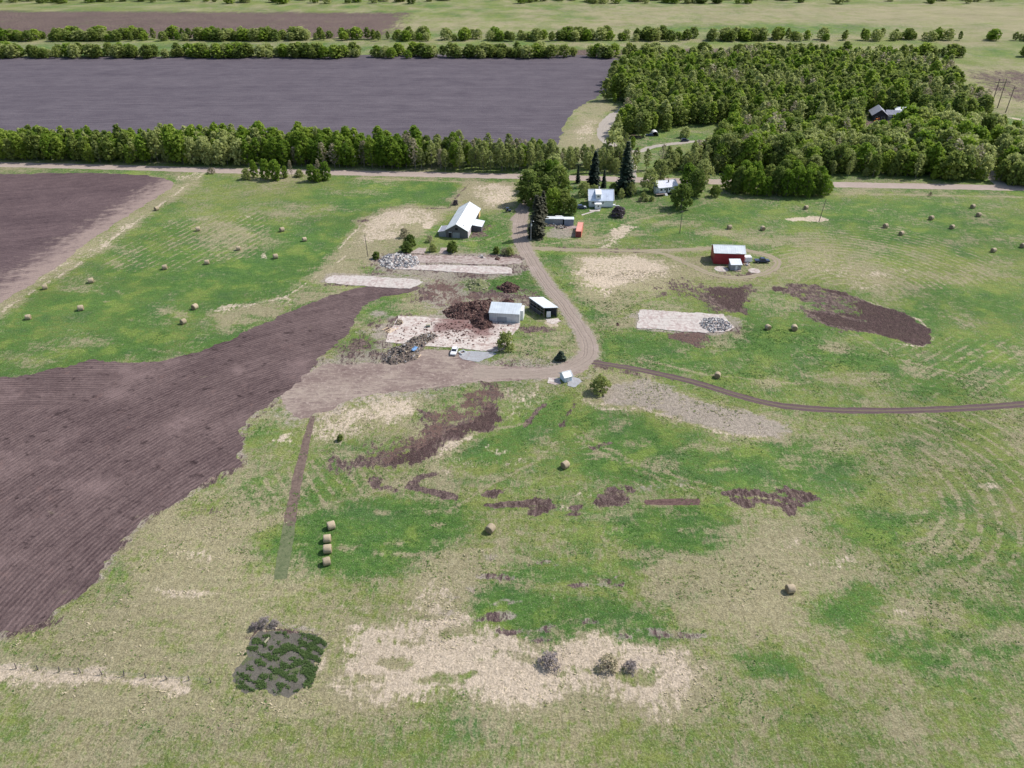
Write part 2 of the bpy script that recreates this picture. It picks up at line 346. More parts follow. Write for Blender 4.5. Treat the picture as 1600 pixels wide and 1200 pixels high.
# pale scrape north-east of the lane, brown scrapes beyond
poly(DRY,.85,3,(885,398),(1000,396),(1065,408),(1110,430),(1060,440),(1010,450),(980,470),(960,490),(920,478),(895,455),(882,425))
poly(PALE,.8,3,(905,402),(1000,400),(1055,412),(1050,430),(990,440),(945,455),(905,450),(893,425)); poly(SOIL,.6,3,(1005,440),(1060,432),(1110,447),(1168,447),(1170,487),(1120,484),(1070,468),(1020,462)); poly(SOIL,.85,1.5,(1100,447),(1168,448),(1168,485),(1135,480),(1110,465))
poly(DRY,.6,2,(975,460),(1010,455),(1030,480),(960,500),(950,480)); poly(LUSH,.6,2,(1010,468),(1080,470),(1080,482),(1010,482)); line(DRY,.8,.8,1,(960,490),(985,475),(1010,462))
poly(SOIL,.8,2,(1040,520),(1110,520),(1115,535),(1080,540),(1045,532)); poly(RED,.6,2,(1040,520),(1110,520),(1115,535),(1080,540),(1045,532)); poly(DRY,.6,3,(1145,490),(1170,500),(1165,530),(1115,545),(1110,525)); poly(DRY,.55,2,(935,495),(995,485),(995,510),(960,525),(930,515)); blob(LUSH,.7,1180,495,20,12)
poly(SOIL,.75,1,(1208,448),(1260,444),(1320,455),(1350,470),(1345,478),(1300,472),(1250,470),(1225,458)); poly(SOIL,.8,1.2,(1245,478),(1300,488),(1345,492),(1350,518),(1300,508),(1255,495)); poly(DRY,.6,2,(1175,460),(1240,455),(1255,485),(1200,490))
for ch, v in ((SOIL,1.15),(CON,1.1)):
    poly(ch,v,.7,(1318,472),(1350,470),(1385,481),(1422,495),(1452,515),(1458,535),(1440,539),(1405,531),(1365,520),(1345,508),(1352,500),(1330,496),(1300,490),(1325,488),(1340,480),warp=.5); poly(ch,v,.6,(1258,484),(1300,492),(1345,505),(1350,516),(1295,506),warp=.5); poly(ch,v*.9,.5,(1285,452),(1318,456),(1330,464),(1300,458),warp=.5); blob(ch,v,1216,451,9,3.5)
    poly(ch,v*.75,.8,(1110,449),(1168,448),(1168,485),(1135,480),(1112,464),warp=.5)
poly(SOIL,.62,1,(1262,466),(1300,464),(1345,478),(1340,495),(1290,486),(1262,478)); line(PALE,.7,.5,.8,(1350,470),(1400,485),(1440,502),(1458,530),(1440,541),(1400,536))
# strip between lane and yard of the house
poly(PALE,.75,1.2,(937,388),(960,352),(975,348),(990,352),(972,372),(955,389)); line(DRY,.6,.8,1,(975,350),(1010,340),(1050,334),(1100,318)); poly(DRY,.55,3,(900,345),(950,350),(940,375),(895,385),(880,375)); poly(GREY,.85,1.5,(852,355),(880,352),(900,368),(880,376),(855,372)); poly(DRY,.7,1.5,(912,370),(945,366),(930,382),(900,384))
# open fields right
poly(DRY,.72,8,(1080,430),(1130,420),(1250,395),(1330,400),(1420,415),(1480,435),(1440,455),(1350,462),(1260,445),(1180,442)); poly(PALE,.38,8,(1250,410),(1330,405),(1420,420),(1440,440),(1360,450),(1290,435))
for q in [(1260,342,34,3,0,.95),(1275,343,22,4,0,.95)]: blob(PALE,.95,*q[:5],soft=.4)
for q in [(1130,365,40,6),(1200,375,60,6),(1280,372,50,8),(980,365,30,5),(1340,390,60,8),(1060,350,40,5),(1560,415,60,10),(1590,370,40,8),(1580,550,60,12),(1560,600,50,16),(1440,580,40,10),(1330,590,60,10),(1200,600,30,8),(1300,545,30,8),(1540,660,40,8),(1100,500,20,4),(1590,680,30,12)]: blob(DRY,.6,*q)
for q in [(1420,330,90,12),(1520,350,60,14),(1450,372,80,10),(1350,345,50,10),(1020,330,50,8),(1080,340,40,6),(1110,330,40,6),(1400,410,1,1),(1490,480,70,14),(1420,500,50,10),(1180,540,70,16),(1330,560,30,10),(1440,610,40,8)]:
    if q[2] > 1: blob(LUSH,.85,*q)
poly(LUSH,.75,1.5,(1115,412),(1180,418),(1205,415),(1190,430),(1120,430),(1108,422)); line(SOIL,.35,3.2,2,(1190,398),(1215,408),(1200,424),(1160,434),(1120,430)); line(DRY,.7,2.6,1,(1100,389),(1150,391),(1195,398),(1217,410),(1200,426),(1160,436),(1118,431),(1075,412),(1040,396))
line(DRY,.8,2.4,1,(850,389),(960,392),(1040,394),(1105,388)); line(SOIL,.45,2.4,1,(840,387),(1000,392),(1050,392))
line(SOIL,.5,2.5,1.5,(930,568),(975,577),(1040,590)); line(DRY,.4,3.5,2,(1040,596),(1170,628),(1250,642),(1400,648),(1600,640))
# lower right field
for q in [(1180,830,60,30,10,.75),(1240,900,70,30,10,.75),(1330,880,60,20,-10,.6),(1200,960,60,30,0,.75),(1290,1000,60,20,0,.6),(1430,960,60,26,0,.7),(1180,790,40,12,0,.6),(1060,900,50,20,-10,.7),(1030,930,30,14,-20,.7),(1130,960,60,20,0,.7),(1400,880,60,12,10,.55),(1500,720,60,22,0,.6),(1330,690,40,10,0,.5),(1560,800,50,12,0,.5),(1360,1040,60,12,0,.6),(830,880,40,12,0,.3),(770,915,30,15,0,.6),(800,745,60,10,0,.5),(790,720,40,10,0,.5),(700,790,30,8,0,.3),(800,830,60,20,0,.55),(850,820,50,8,0,.5),(1120,870,40,12,0,.6)]: blob(DRY,q[5],*q[:5])
for q in [(1340,800,50,14),(1300,760,60,10),(1450,850,50,12),(1550,760,40,10),(1420,700,60,10),(1560,900,50,14),(1480,920,30,8),(1290,850,30,10),(960,800,40,8),(860,760,60,8),(760,750,60,8),(900,850,40,12),(840,860,40,10),(1470,1010,50,14)]: blob(LUSH,.65,*q)
for q in [(985,758,50,8,6,.7),(1040,755,50,6,5,.5)]: blob(GREY,.4,*q[:5])
for q in [(780,905,36,6,0,.5),(765,870,12,7,0,.7),(790,945,30,5,0,.6),(780,965,34,7,0,.8),(850,880,24,5,0,.5),(820,990,60,4,5,.6),(735,1000,1,1,0,0),(700,960,14,5,0,.6),(710,935,10,4,0,.7),(1050,990,40,5,6,.4),(1080,990,40,5,0,.5),(1000,985,20,4,0,.5),(850,918,30,4,20,.5),(925,975,14,5,0,.7),(955,908,24,3,25,.5)]:
    if q[5]: blob(GREY,q[5],*q[:5]); blob(SOIL,q[5]*.6,*q[:5])
# pale straw stubble at the bottom
poly(DRY,.9,2,(535,1060),(545,985),(590,970),(635,950),(668,905),(740,860),(760,880),(735,940),(740,1000),(880,1004),(1010,1000),(1085,1008),(1105,1055),(1120,1090),(1040,1125),(930,1105),(820,1135),(700,1120),(600,1140),(510,1110))
poly(PALE,.85,2.5,(545,1062),(552,985),(600,975),(650,945),(690,925),(725,960),(745,1000),(880,1008),(1010,1002),(1083,1010),(1105,1055),(1112,1080),(1030,1105),(930,1090),(820,1112),(700,1100),(600,1118),(525,1090)); blob(PALE,.6,975,945,40,6,25); blob(PALE,.55,840,935,50,7,-10); blob(PALE,.5,760,925,26,6,0)
poly(PALE,.8,1.5,(-40,1034),(60,1036),(150,1045),(170,1056),(300,1064),(300,1080),(-40,1064)); poly(LUSH,.6,3,(0,1012),(120,1018),(160,1034),(60,1032),(0,1030)); poly(LUSH,.6,2,(270,1010),(330,1005),(350,1020),(300,1030)); blob(LUSH,.5,120,985,40,12,-20)
poly(LUSH,.85,1.5,(155,905),(185,878),(198,900),(195,945),(180,955),(160,925)); poly(SOIL,.5,1.5,(75,975),(100,966),(98,978),(80,984))
poly(SOIL,.6,1,(392,978),(440,970),(455,985),(505,990),(508,1000),(380,1000)); poly(DRY,.6,3,(340,980),(390,975),(370,1050),(330,1055))
poly(PALE,.5,2,(165,840),(182,828),(190,845),(172,850))

# wheel marks and trampled lines
for q in [((890,660),(930,690),(990,720),(1060,745),(1130,765)),((885,668),(925,700),(985,730),(1050,752),(1120,772)),((900,690),(960,715),(1040,735)),((600,700),(640,680),(700,650)),((300,940),(420,935),(520,930)),((320,960),(430,955),(520,948)),((940,840),(990,870),(1050,930)),
          ((640,655),(600,690),(520,730),(400,800)),((870,690),(840,720),(760,760),(700,800)),((1000,560),(1100,585),(1250,600)),((1300,500),(1400,560),(1560,600)),((930,900),(1010,950),(1060,990)),((700,380),(760,375),(800,360)),((880,380),(940,372),(975,352)),((840,385),(900,375),(960,368))]:
    line(DRY,.8,.35,.5,*q)
for q in [(585,970,14,5),(700,905,20,8),(660,960,24,6),(720,990,30,8),(620,1030,30,8),(800,1030,40,8),(700,1060,50,10),(1000,1060,40,10),(900,1100,60,12),(640,1120,60,14)]: blob(DRY,.7,*q); blob(PALE,.15,*q)
for q in [(560,975,10,4),(735,925,12,5),(690,1010,16,4),(860,1020,16,5),(1020,1030,20,5)]: blob(LUSH,.5,*q); blob(GREY,.5,*q)
for ch, v in ((LUSH,.9),(DRY,.1),(PALE,0)):
    poly(ch,v,1.6,(750,940),(800,928),(880,942),(960,942),(1010,958),(1045,970),(1048,1000),(960,1003),(870,997),(770,985),(742,965))
for q in [(760,970,18,6),(790,990,26,4),(850,1000,20,4),(925,975,10,5),(970,998,20,4),(1030,985,16,5),(1075,992,40,5),(865,985,8,4),(700,955,12,5),(755,905,14,6),(905,915,24,4),(960,915,20,3)]: blob(GREY,.75,*q); blob(SOIL,.5,*q)

for q in [(495,452,26,5,-25),(460,470,24,5,-20),(410,497,26,5,-15),(555,415,20,4,-30),(380,510,20,4,-10)]: blob(LUSH,.75,*q); blob(DRY,.4,*q)
line(PALE,.6,.6,.7,(345,488),(400,474),(445,464),(470,448),(500,428),(540,400))
line(DRY,.9,1.0,1.0,(372,1050),(388,1000),(400,982),(450,978),(505,990),(515,1005),(500,1050)); line(PALE,.5,.5,.8,(505,995),(512,1005),(498,1050)); line(GREY,.7,.8,.8,(398,984),(440,976),(500,988))
for q in [(370,745,60,14,-20,.6),(330,770,40,10,-20,.55),(430,720,30,8,-20,.55),(560,700,30,8,-20,.5),(250,850,60,14,-20,.8),(300,890,60,16,-10,.85),(260,930,80,12,0,.8),(400,870,30,20,0,.55),(380,940,50,14,0,.75),(200,990,60,8,0,.6),(500,945,60,12,-10,.6),(620,925,50,10,-20,.6),(680,880,30,10,-20,.75),(720,865,20,8,-10,.8)]: blob(DRY,q[5],*q[:5])
for q in [(300,870,40,8,-15),(250,880,30,8,-30),(290,925,60,7,0),(560,948,30,6,-10),(1240,860,40,10,10),(1300,880,40,8,10),(1330,940,1,1,0),(1290,835,20,8,20),(1540,760,30,6,0),(1430,955,30,8,0),(1440,965,40,5,0)]:
    if q[2]>1: blob(PALE,.38,*q)

_lane = [(814,340),(812,356),(813,372),(822,392),(837,418),(855,444),(878,472),(900,503),(915,528),(921,548),(908,566),(880,577),(840,583)]
line(GREY,.85,3.3,1.6,*_lane); line(DRY,.7,3.6,2,*_lane)
_edge = [(515,643),(450,612),(436,622),(410,637),(386,660),(374,680),(374,705),(380,722),(362,733),(330,746),(300,770),(262,790),(235,805),(205,832),(176,865),(152,900),(112,935),(88,955),(50,977),(0,994)]
line(GREY,.65,1.4,1.6,*_edge); line(SOIL,.45,1.8,1.8,*_edge[2:]); line(DRY,.7,1.2,2.4,*_edge[6:])
line(GREY,.8,1.2,1.2,(997,488),(995,513),(1030,517),(1065,520),(1120,522),(1150,512),(1138,495)); blob(GREY,.7,1152,505,16,12); blob(SOIL,.5,1150,515,18,10); blob(GREY,.6,985,492,14,6)
line(GREY,.8,1.4,1.4,(505,440),(515,429),(600,431),(660,436)); line(SOIL,.5,1.2,1.2,(510,445),(600,452),(650,451)); line(GREY,.9,2,1.6,(600,540),(612,498),(700,496),(760,503)); line(SOIL,.5,1.6,1.4,(600,540),(610,500),(640,492)); blob(GREY,.8,590,520,18,16); blob(SOIL,.5,585,505,16,10)
for q in [(1080,700,30,6,10),(960,665,26,8,10),(1130,735,30,5,0),(940,710,20,6,0),(1240,720,30,8,0),(1020,810,20,8,0),(690,850,14,8,0),(600,800,14,4,-10),(1080,830,30,6,0),(900,640,12,6,0)]: blob(DRY,.5,*q)
for q in [(700,740,20,4,-20),(730,720,24,5,-20),(770,700,26,5,-10),(820,720,30,5,0),(650,745,12,3,-20),(880,790,16,3,0),(910,770,16,4,0)]: blob(PALE,.3,*q)

for q in [(560,990,14,10,0),(545,1030,12,16,0),(600,975,16,5,-20),(1095,1040,12,12,0),(1060,1010,20,5,0),(640,1000,30,6,-10),(770,1030,40,8,0),(900,1050,40,8,0),(1010,1050,30,8,0),(580,1060,30,8,0),(690,1085,40,8,0)]: blob(PALE,.4,*q); blob(DRY,.75,*q)
for q in [(100,30,200,8,.7),(700,40,260,7,.3),(1200,45,200,8,.75),(1500,20,200,8,.2)]: blob(LUSH,q[4],*q[:4]); blob(DRY,1-q[4],*q[:4])
poly(SOIL,.9,10,(760,78),(1300,76),(1400,92),(1000,90),(780,88)); poly(LUSH,.9,10,(-300,68),(600,68),(600,82),(-300,86))
line(SOIL,.6,.6,.6,(650,640),(690,652),(730,640)); line(SOIL,.6,.9,.8,(560,728),(600,715),(650,700)); line(DRY,.8,.5,.6,(700,690),(760,672),(830,660)); line(SOIL,.5,.8,.8,(925,700),(960,690))

for q in [(300,880,90,50,-10,.85),(250,960,120,30,0,.8),(450,930,60,30,0,.7),(520,960,40,40,0,.7),(1230,880,60,50,0,.85),(1300,870,70,30,0,.8),(1140,940,60,30,0,.7),(1060,880,60,20,-10,.75),(1450,960,60,16,0,.7),(1330,1030,60,16,0,.6),(1500,1040,60,30,0,.6),(1540,700,60,20,0,.55),(820,850,60,24,0,.6),(790,800,60,16,0,.6),(300,1100,250,30,0,.75),(1300,1140,200,30,0,.55)]: blob(DRY,q[5],*q[:5],soft=.9)

for q in [(1370,820,60,22,0,.75),(1480,800,60,14,10,.7),(1300,720,50,14,0,.75),(1560,960,50,14,0,.7),(1420,1030,60,14,0,.7),(1480,880,60,10,10,.6),(1560,1020,40,12,0,.7),(1200,1030,40,10,0,.65),(1330,960,30,12,0,.8),(980,880,50,10,0,.6),(1080,800,60,10,0,.8),(840,900,60,10,0,.75),(870,720,30,8,0,.6),(780,790,30,6,0,.6)]: blob(LUSH,q[5]+.1,*q[:5]); blob(DRY,.25,*q[:5])
GX = axis([(-9000,-3000,1500),(-3000,-1000,250),(-1000,-440,20),(-440,-150,1.6),(-150,150,.75),(150,440,1.6),(440,1000,20),(1000,3000,250),(3000,9000,1500)])
GY = axis([(-2000,-200,300),(-200,50,25),(50,260,.65),(260,460,1.1),(460,650,2.5),(650,1300,12),(1300,3000,200),(3000,12000,1500)])
GROUND = {}
def build_ground():
    XX, YY = np.meshgrid(GX, GY); nx, ny = len(GX), len(GY)
    X = XX.ravel(); Y = YY.ravel()
    wx = vnoise(X,Y,23,31)*2.5+vnoise(X,Y,9,1)*3.6+vnoise(X,Y,3.1,2)*3.0+vnoise(X,Y,1.3,5)*1.6
    wy = vnoise(X,Y,23,32)*2.5+vnoise(X,Y,9,3)*3.6+vnoise(X,Y,3.1,4)*3.0+vnoise(X,Y,1.3,6)*1.6
    A = np.zeros((8, X.size)); A[LUSH] = .45; A[DRY] = .45
    A[LUSH] += vnoise(X,Y,26,8)*.5; A[DRY] += vnoise(X,Y,21,9)*.5
    for op in OPS:
        pts = op[4] if op[0] == 'p' else op[5]
        pad = 9+op[3]+(op[3] if op[0] == 'p' else op[4])
        x0 = min(p[0] for p in pts)-pad; x1 = max(p[0] for p in pts)+pad; y0 = min(p[1] for p in pts)-pad; y1 = max(p[1] for p in pts)+pad
        ix = np.searchsorted(GX,[x0,x1]); iy = np.searchsorted(GY,[y0,y1])
        if ix[1] <= ix[0] or iy[1] <= iy[0]: continue
        I = (np.arange(iy[0],iy[1])[:,None]*nx+np.arange(ix[0],ix[1])[None,:]).ravel()
        if op[0] == 'p':
            w = op[5]*min(1.0, (min(x1-x0,y1-y0)-2*pad)/14+.25)
            so = op[3]*(1.0 if min(x1-x0,y1-y0)-2*pad < 9 else 2.1); d = sdf(X[I]+wx[I]*w, Y[I]+wy[I]*w, pts); mk = np.clip(.5+d/(2*so),0,1)
        else:
            d = op[3]/1.0-sdline(X[I]+wx[I]*.12, Y[I]+wy[I]*.12, pts); mk = np.clip(.5+d/(2*op[4]),0,1)
        mk = mk*mk*(3-2*mk); A[op[1]][I] = A[op[1]][I]*(1-mk)+op[2]*mk
    A[LUSH] += vnoise(X,Y,17,21)*.30+vnoise(X,Y,6.5,22)*.22; A[DRY] += vnoise(X,Y,14,23)*.30+vnoise(X,Y,5.5,24)*.24; A[PALE] += np.where(A[PALE] > .15, vnoise(X,Y,7,25)*.5, 0); A[SOIL] += np.where((A[SOIL] > .12)&(A[SOIL] < .97), vnoise(X,Y,6,26)*.4+vnoise(X*.8+Y*.6,(Y*.8-X*.6)*.4,2.2,27)*.45, 0)
    # swath lines left by the mower: phase and strength
    ph = np.zeros(X.size); st = np.zeros(X.size)
    def swath(cx, cy, sp, strength, pts, soft):
        m = np.clip(.5+sdf(X,Y,[G(*p) for p in pts])/(2*soft),0,1)
        k = m > st*0+.5 if cx is None else m > 0
        sel = m > .5
        st[:] = np.maximum(st, m*strength)
        if isinstance(cx, tuple): p = (X*cx[0]+Y*cx[1])/sp
        else: p = np.hypot(X-cx, (Y-cy))/sp
        p = p+wx*.02
        ph[sel] = p[sel]
    c = G(1330,455); swath(c[0], c[1], 3.0, .85, [(1240,440),(1180,395),(1260,360),(1400,350),(1560,400),(1560,440),(1420,460)], 6)
    c = G(1370,760); swath(c[0]-6, c[1], 3.8, .85, [(1420,650),(1700,640),(1700,880),(1500,900),(1400,850),(1440,760)], 6)
    _a = np.array(G(345,352))-np.array(G(300,375)); _a /= np.hypot(*_a); swath((-_a[1],_a[0]), 0, 3.2, .9, [(255,345),(420,330),(420,400),(300,420),(180,430),(150,410)], 6)
    swath((.85,.52), 0, 3.0, .7, [(370,760),(480,710),(640,700),(640,760),(480,800),(360,830)], 4)
    swath((.1,1), 0, 3.3, .6, [(120,940),(380,920),(400,1040),(60,1040)], 5)
    swath((.15,1), 0, 3.3, .55, [(1370,930),(1500,925),(1500,1000),(1370,1000)], 4)
    swath((.6,-.8), 0, 3.0, .6, [(1380,520),(1600,520),(1600,620),(1450,625)], 5)
    c = G(930,760); swath(c[0], c[1]-14, 2.2, .5, [(880,680),(960,690),(1130,770),(1100,780),(960,760),(880,700)], 3)
    GROUND.update(A=A, nx=nx)
    me = bpy.data.meshes.new('ground')
    V = np.stack([X,Y,np.zeros_like(X)],1).astype(np.float32)
    me.vertices.add(X.size); me.vertices.foreach_set('co', V.ravel())
    i, j = np.meshgrid(np.arange(nx-1), np.arange(ny-1)); a = (j*nx+i).ravel()
    F = np.stack([a,a+1,a+1+nx,a+nx],1).astype(np.int32); nf = len(F)
    me.loops.add(nf*4); me.loops.foreach_set('vertex_index', F.ravel())
    me.polygons.add(nf); me.polygons.foreach_set('loop_start', np.arange(nf,dtype=np.int32)*4)
    me.update(calc_edges=True)
    for nm, q in (('ga',(LUSH,DRY,SOIL,PALE)),('gb',(GREY,RED,None,CON))):
        at = me.attributes.new(nm,'FLOAT_COLOR','POINT'); D = np.zeros((X.size,4),np.float32)
        for k, ch in enumerate(q):
            if ch is not None: D[:,k] = A[ch]
        if nm == 'gb': D[:,2] = st
        at.data.foreach_set('color', D.ravel())
    at = me.attributes.new('ph','FLOAT','POINT'); at.data.foreach_set('value', ph.astype(np.float32))
    me.materials.append(mat_ground())
    o = bpy.data.objects.new('ground', me); C.objects.link(o); tag(o, kind='structure')

# albedo palette (linear)
K_OLIVE=(.190,.215,.060); K_OLIVE2=(.115,.165,.042); K_LUSH=(.046,.112,.024); K_LUSH2=(.092,.170,.036); K_BLUE=(.052,.112,.036); K_YEL=(.185,.240,.050); K_DRY=(.345,.300,.195); K_DRY2=(.240,.205,.125); K_PALE=(.52,.435,.345); K_PALE2=(.40,.32,.235); K_SOIL=(.150,.100,.098); K_SOILD=(.062,.038,.042); K_GREY=(.300,.255,.225); K_RED=(.190,.110,.090)
def mat_ground():
    s = NT('ground_grass_and_soil', .95, .1)
    a = s.n.new('ShaderNodeAttribute'); a.attribute_name = 'ga'
    sc = s.n.new('ShaderNodeSeparateColor'); s.L.new(a.outputs['Color'], sc.inputs[0])
    lush, dry, soil, pale = sc.outputs[0], sc.outputs[1], sc.outputs[2], a.outputs['Alpha']
    b = s.n.new('ShaderNodeAttribute'); b.attribute_name = 'gb'
    sd = s.n.new('ShaderNodeSeparateColor'); s.L.new(b.outputs['Color'], sd.inputs[0])
    grey, red, stre, dark = sd.outputs[0], sd.outputs[1], sd.outputs[2], b.outputs['Alpha']
    ph = s.attr('ph','Fac')
    p = s.P()
    def cn(*q, lo=.34, hi=.66, **k): return s.step(s.noise(*q, **k), lo, hi, 0, 1, False)
    n1 = cn(.85, 7, .72); n2 = cn(.085, 6, .62); n3 = cn(2.4, 4, .72); n6 = cn(.28, 6, .66)
    n4 = cn(.30, 7, .7, .4, vec=s.scalev(p, .8, 1.7, 1, R(24))); n5 = cn(.62, 7, .74, .5, vec=s.scalev(p, 1.7, .6, 1, R(-32)))
    def f(at, terms, lo=.36, hi=.64, extra=None):
        v = at
        for nn, k in terms: v = s.m('ADD', v, s.m('MULTIPLY_ADD', nn, k, -k*.5))
        if extra is not None: v = s.m('ADD', v, extra)
        return s.step(v, lo, hi)
    wave = s.m('MULTIPLY', s.m('SUBTRACT', s.step(s.m('SINE', s.m('MULTIPLY', ph, 2*math.pi)), .1, .95, 0, 1.5), .35), stre)
    wv = s.m('MULTIPLY', s.m('MULTIPLY', wave, s.step(n4, .2, .75)), .40)
    c = s.mix(n6, K_OLIVE, K_OLIVE2)
    lc = s.mix(n4, K_LUSH, K_LUSH2); lc = s.mix(s.m('MULTIPLY', s.step(n2, .55, .95), .6), lc, K_BLUE); lc = s.mix(s.m('MULTIPLY', s.step(n2, .45, .1), .55), lc, K_YEL)
    c = s.mix(f(lush, ((n1,.45),(n4,.5),(n2,.35)), .2, .8), c, lc)
    dc = s.mix(n5, K_DRY, K_DRY2)
    c = s.mix(s.m('MULTIPLY', f(dry, ((n5,.6),(n4,.45),(n2,.3),(n3,.2)), .25, .85, wv), .88), c, dc)
    c = s.mix(s.m('MULTIPLY', f(pale, ((n1,.4),(n5,.55),(n6,.35)), .3, .72), .9), c, s.mix(s.m('MULTIPLY_ADD', n5, .55, .35), K_PALE2, K_PALE))
    c = s.mix(s.m('MULTIPLY', f(grey, ((n1,.6),(n6,.5)), .3, .8), .8), c, K_GREY)
    sl = s.mix(s.step(n5, .25, .75), K_SOIL, K_SOILD); sl = s.mix(s.m('MULTIPLY', s.step(n4, .62, .95), .55), sl, K_DRY2); sl = s.mix(s.m('MULTIPLY', s.step(n1, .7, .95), .4), sl, K_PALE2)
    sl = s.mix(s.m('MULTIPLY', f(dark, ((n5,.4),(n1,.2))), .92), sl, s.mix(n5, (.078,.042,.048), (.038,.020,.024)))
    sl = s.mix(f(red, ((n1,.6),(n6,.4))), sl, s.mix(n3, K_RED, K_SOILD))
    c = s.mix(s.m('MULTIPLY', f(soil, ((n5,.62),(n1,.4),(n6,.4)), .38, .62), .95), c, sl)
    c = s.val(c, s.m('MULTIPLY_ADD', n3, .66, .67)); c = s.val(c, s.m('MULTIPLY_ADD', n1, .50, .75)); c = s.val(c, s.m('MULTIPLY_ADD', s.noise(.022, 4, .6), .6, .70))
    sp = s.noise(4.5, 3, .6); c = s.mix(s.m('MULTIPLY', s.step(sp, .58, .70), .6), c, (.5,.45,.34))
    dk = s.noise(1.7, 4, .65); c = s.mix(s.m('MULTIPLY', s.step(dk, .61, .70), .7), c, (.035,.035,.02))
    s.col(c)
    h = s.m('ADD', s.m('MULTIPLY', n1, .3), s.m('MULTIPLY', n3, .16)); s.bump(h, .55, .9)
    return s.mat

def mat_tilled(name, base, dark, rings, amp=.13, patches=True, tint=(.17,.11,.10), edge=None):
    """worked soil with curved passes of the implement; rings = [(cx, cy, spacing, mask_x, mask_y, mask_r)]"""
    s = NT(name, .95, .1); p = s.P()
    wob = s.m('MULTIPLY_ADD', s.noise(.035, 4, .6), 2.6, -1.3)
    def lines(cx, cy, sp):
        d = s.m('ADD', s.dist(cx, cy), wob); v = s.m('SINE', s.m('MULTIPLY', d, 2*math.pi/sp)); along = s.m('MULTIPLY', s.m('ADD', s.sep(p)[0], s.sep(p)[1]), .05)
        co = s.step(s.noise(.30/sp*1.5, 5, .75, vec=s.comb(d, along)), .36, .64, 0, 1, False); fi = s.step(s.noise(1.3/sp*1.5, 3, .7, vec=s.comb(d, s.m('MULTIPLY', along, 3))), .34, .66, 0, 1, False)
        return v, co, fi
    phs, co, fi = lines(*rings[0][:3])
    for (cx, cy, sp, mx, my, mr) in rings[1:]:
        v2, c2, f2 = lines(cx, cy, sp); mk = s.step(s.m('ADD', s.dist(mx, my), s.m('MULTIPLY', s.noise(.03, 3, .5), 50)), mr+33, mr+19)
        phs = s.mixf(mk, phs, v2); co = s.mixf(mk, co, c2); fi = s.mixf(mk, fi, f2)
    def cn(*q, lo=.34, hi=.66, **k): return s.step(s.noise(*q, **k), lo, hi, 0, 1, False)
    n1 = cn(.9, 7, .75); n2 = cn(.05, 5, .62); n3 = cn(2.6, 4, .75); n4 = cn(.22, 6, .7)
    f = s.m('MULTIPLY', s.m('MULTIPLY', phs, s.m('MULTIPLY_ADD', n4, .8, .2)), amp)
    for nn, k in ((n1,.30),(n2,.22),(co,.26),(fi,.26),(n4,.12)): f = s.m('ADD', f, s.m('MULTIPLY', nn, k))
    c = s.mix(s.step(f, .20, .95, 0, 1, False), dark, base)
    if patches:
        c = s.mix(s.m('MULTIPLY', s.step(s.noise(.24, 6, .68, vec=s.scalev(p, 1, 1.3, 1, .8)), .57, .67), .8), c, tuple(v*.6 for v in dark))
        c = s.mix(s.m('MULTIPLY', s.step(s.noise(.19, 6, .72, vec=s.scalev(p, 1.2, .8, 1, .5)), .58, .70), .6), c, tint)
        c = s.mix(s.m('MULTIPLY', s.step(s.noise(.05, 6, .65, vec=s.scalev(p, 1, 1, 1, 1.1)), .52, .72), .5), c, tuple(v*1.45 for v in base))
        c = s.mix(s.m('MULTIPLY', s.step(s.noise(.11, 6, .72, vec=s.scalev(p, 1, 1, 1, 2.1)), .64, .76), .35), c, K_DRY)
    if edge:
        (ax, ay), (bx, by), wd, ec = edge; L = math.hypot(bx-ax, by-ay); nx, ny = -(by-ay)/L, (bx-ax)/L; sp_ = s.sep(p)
        d = s.m('ADD', s.m('MULTIPLY', sp_[0], nx), s.m('MULTIPLY_ADD', sp_[1], ny, -(ax*nx+ay*ny))); d = s.m('ADD', s.m('ABSOLUTE', d), s.m('MULTIPLY_ADD', n4, wd*.7, -wd*.35)); d = s.m('ADD', d, s.m('MULTIPLY_ADD', co, wd*.5, -wd*.25))
        c = s.mix(s.step(d, wd, wd*.15, 0, .85), c, ec)
    c = s.val(c, s.m('MULTIPLY_ADD', n3, .34, .83)); s.col(c)
    s.bump(s.m('ADD', s.m('MULTIPLY', n1, .3), s.m('MULTIPLY', phs, .12)), .4, .8)
    return s.mat
def _comb(s, x, y):
    n = s.n.new('ShaderNodeCombineXYZ'); s.put(n.inputs[0], x); s.put(n.inputs[1], y); return n.outputs[0]
def _mixf(s, f, a, b):
    n = s.n.new('ShaderNodeMix'); n.data_type = 'FLOAT'; s.put(n.inputs[0], f); s.put(n.inputs[2], a); s.put(n.inputs[3], b); return n.outputs[0]
NT.comb = _comb; NT.mixf = _mixf

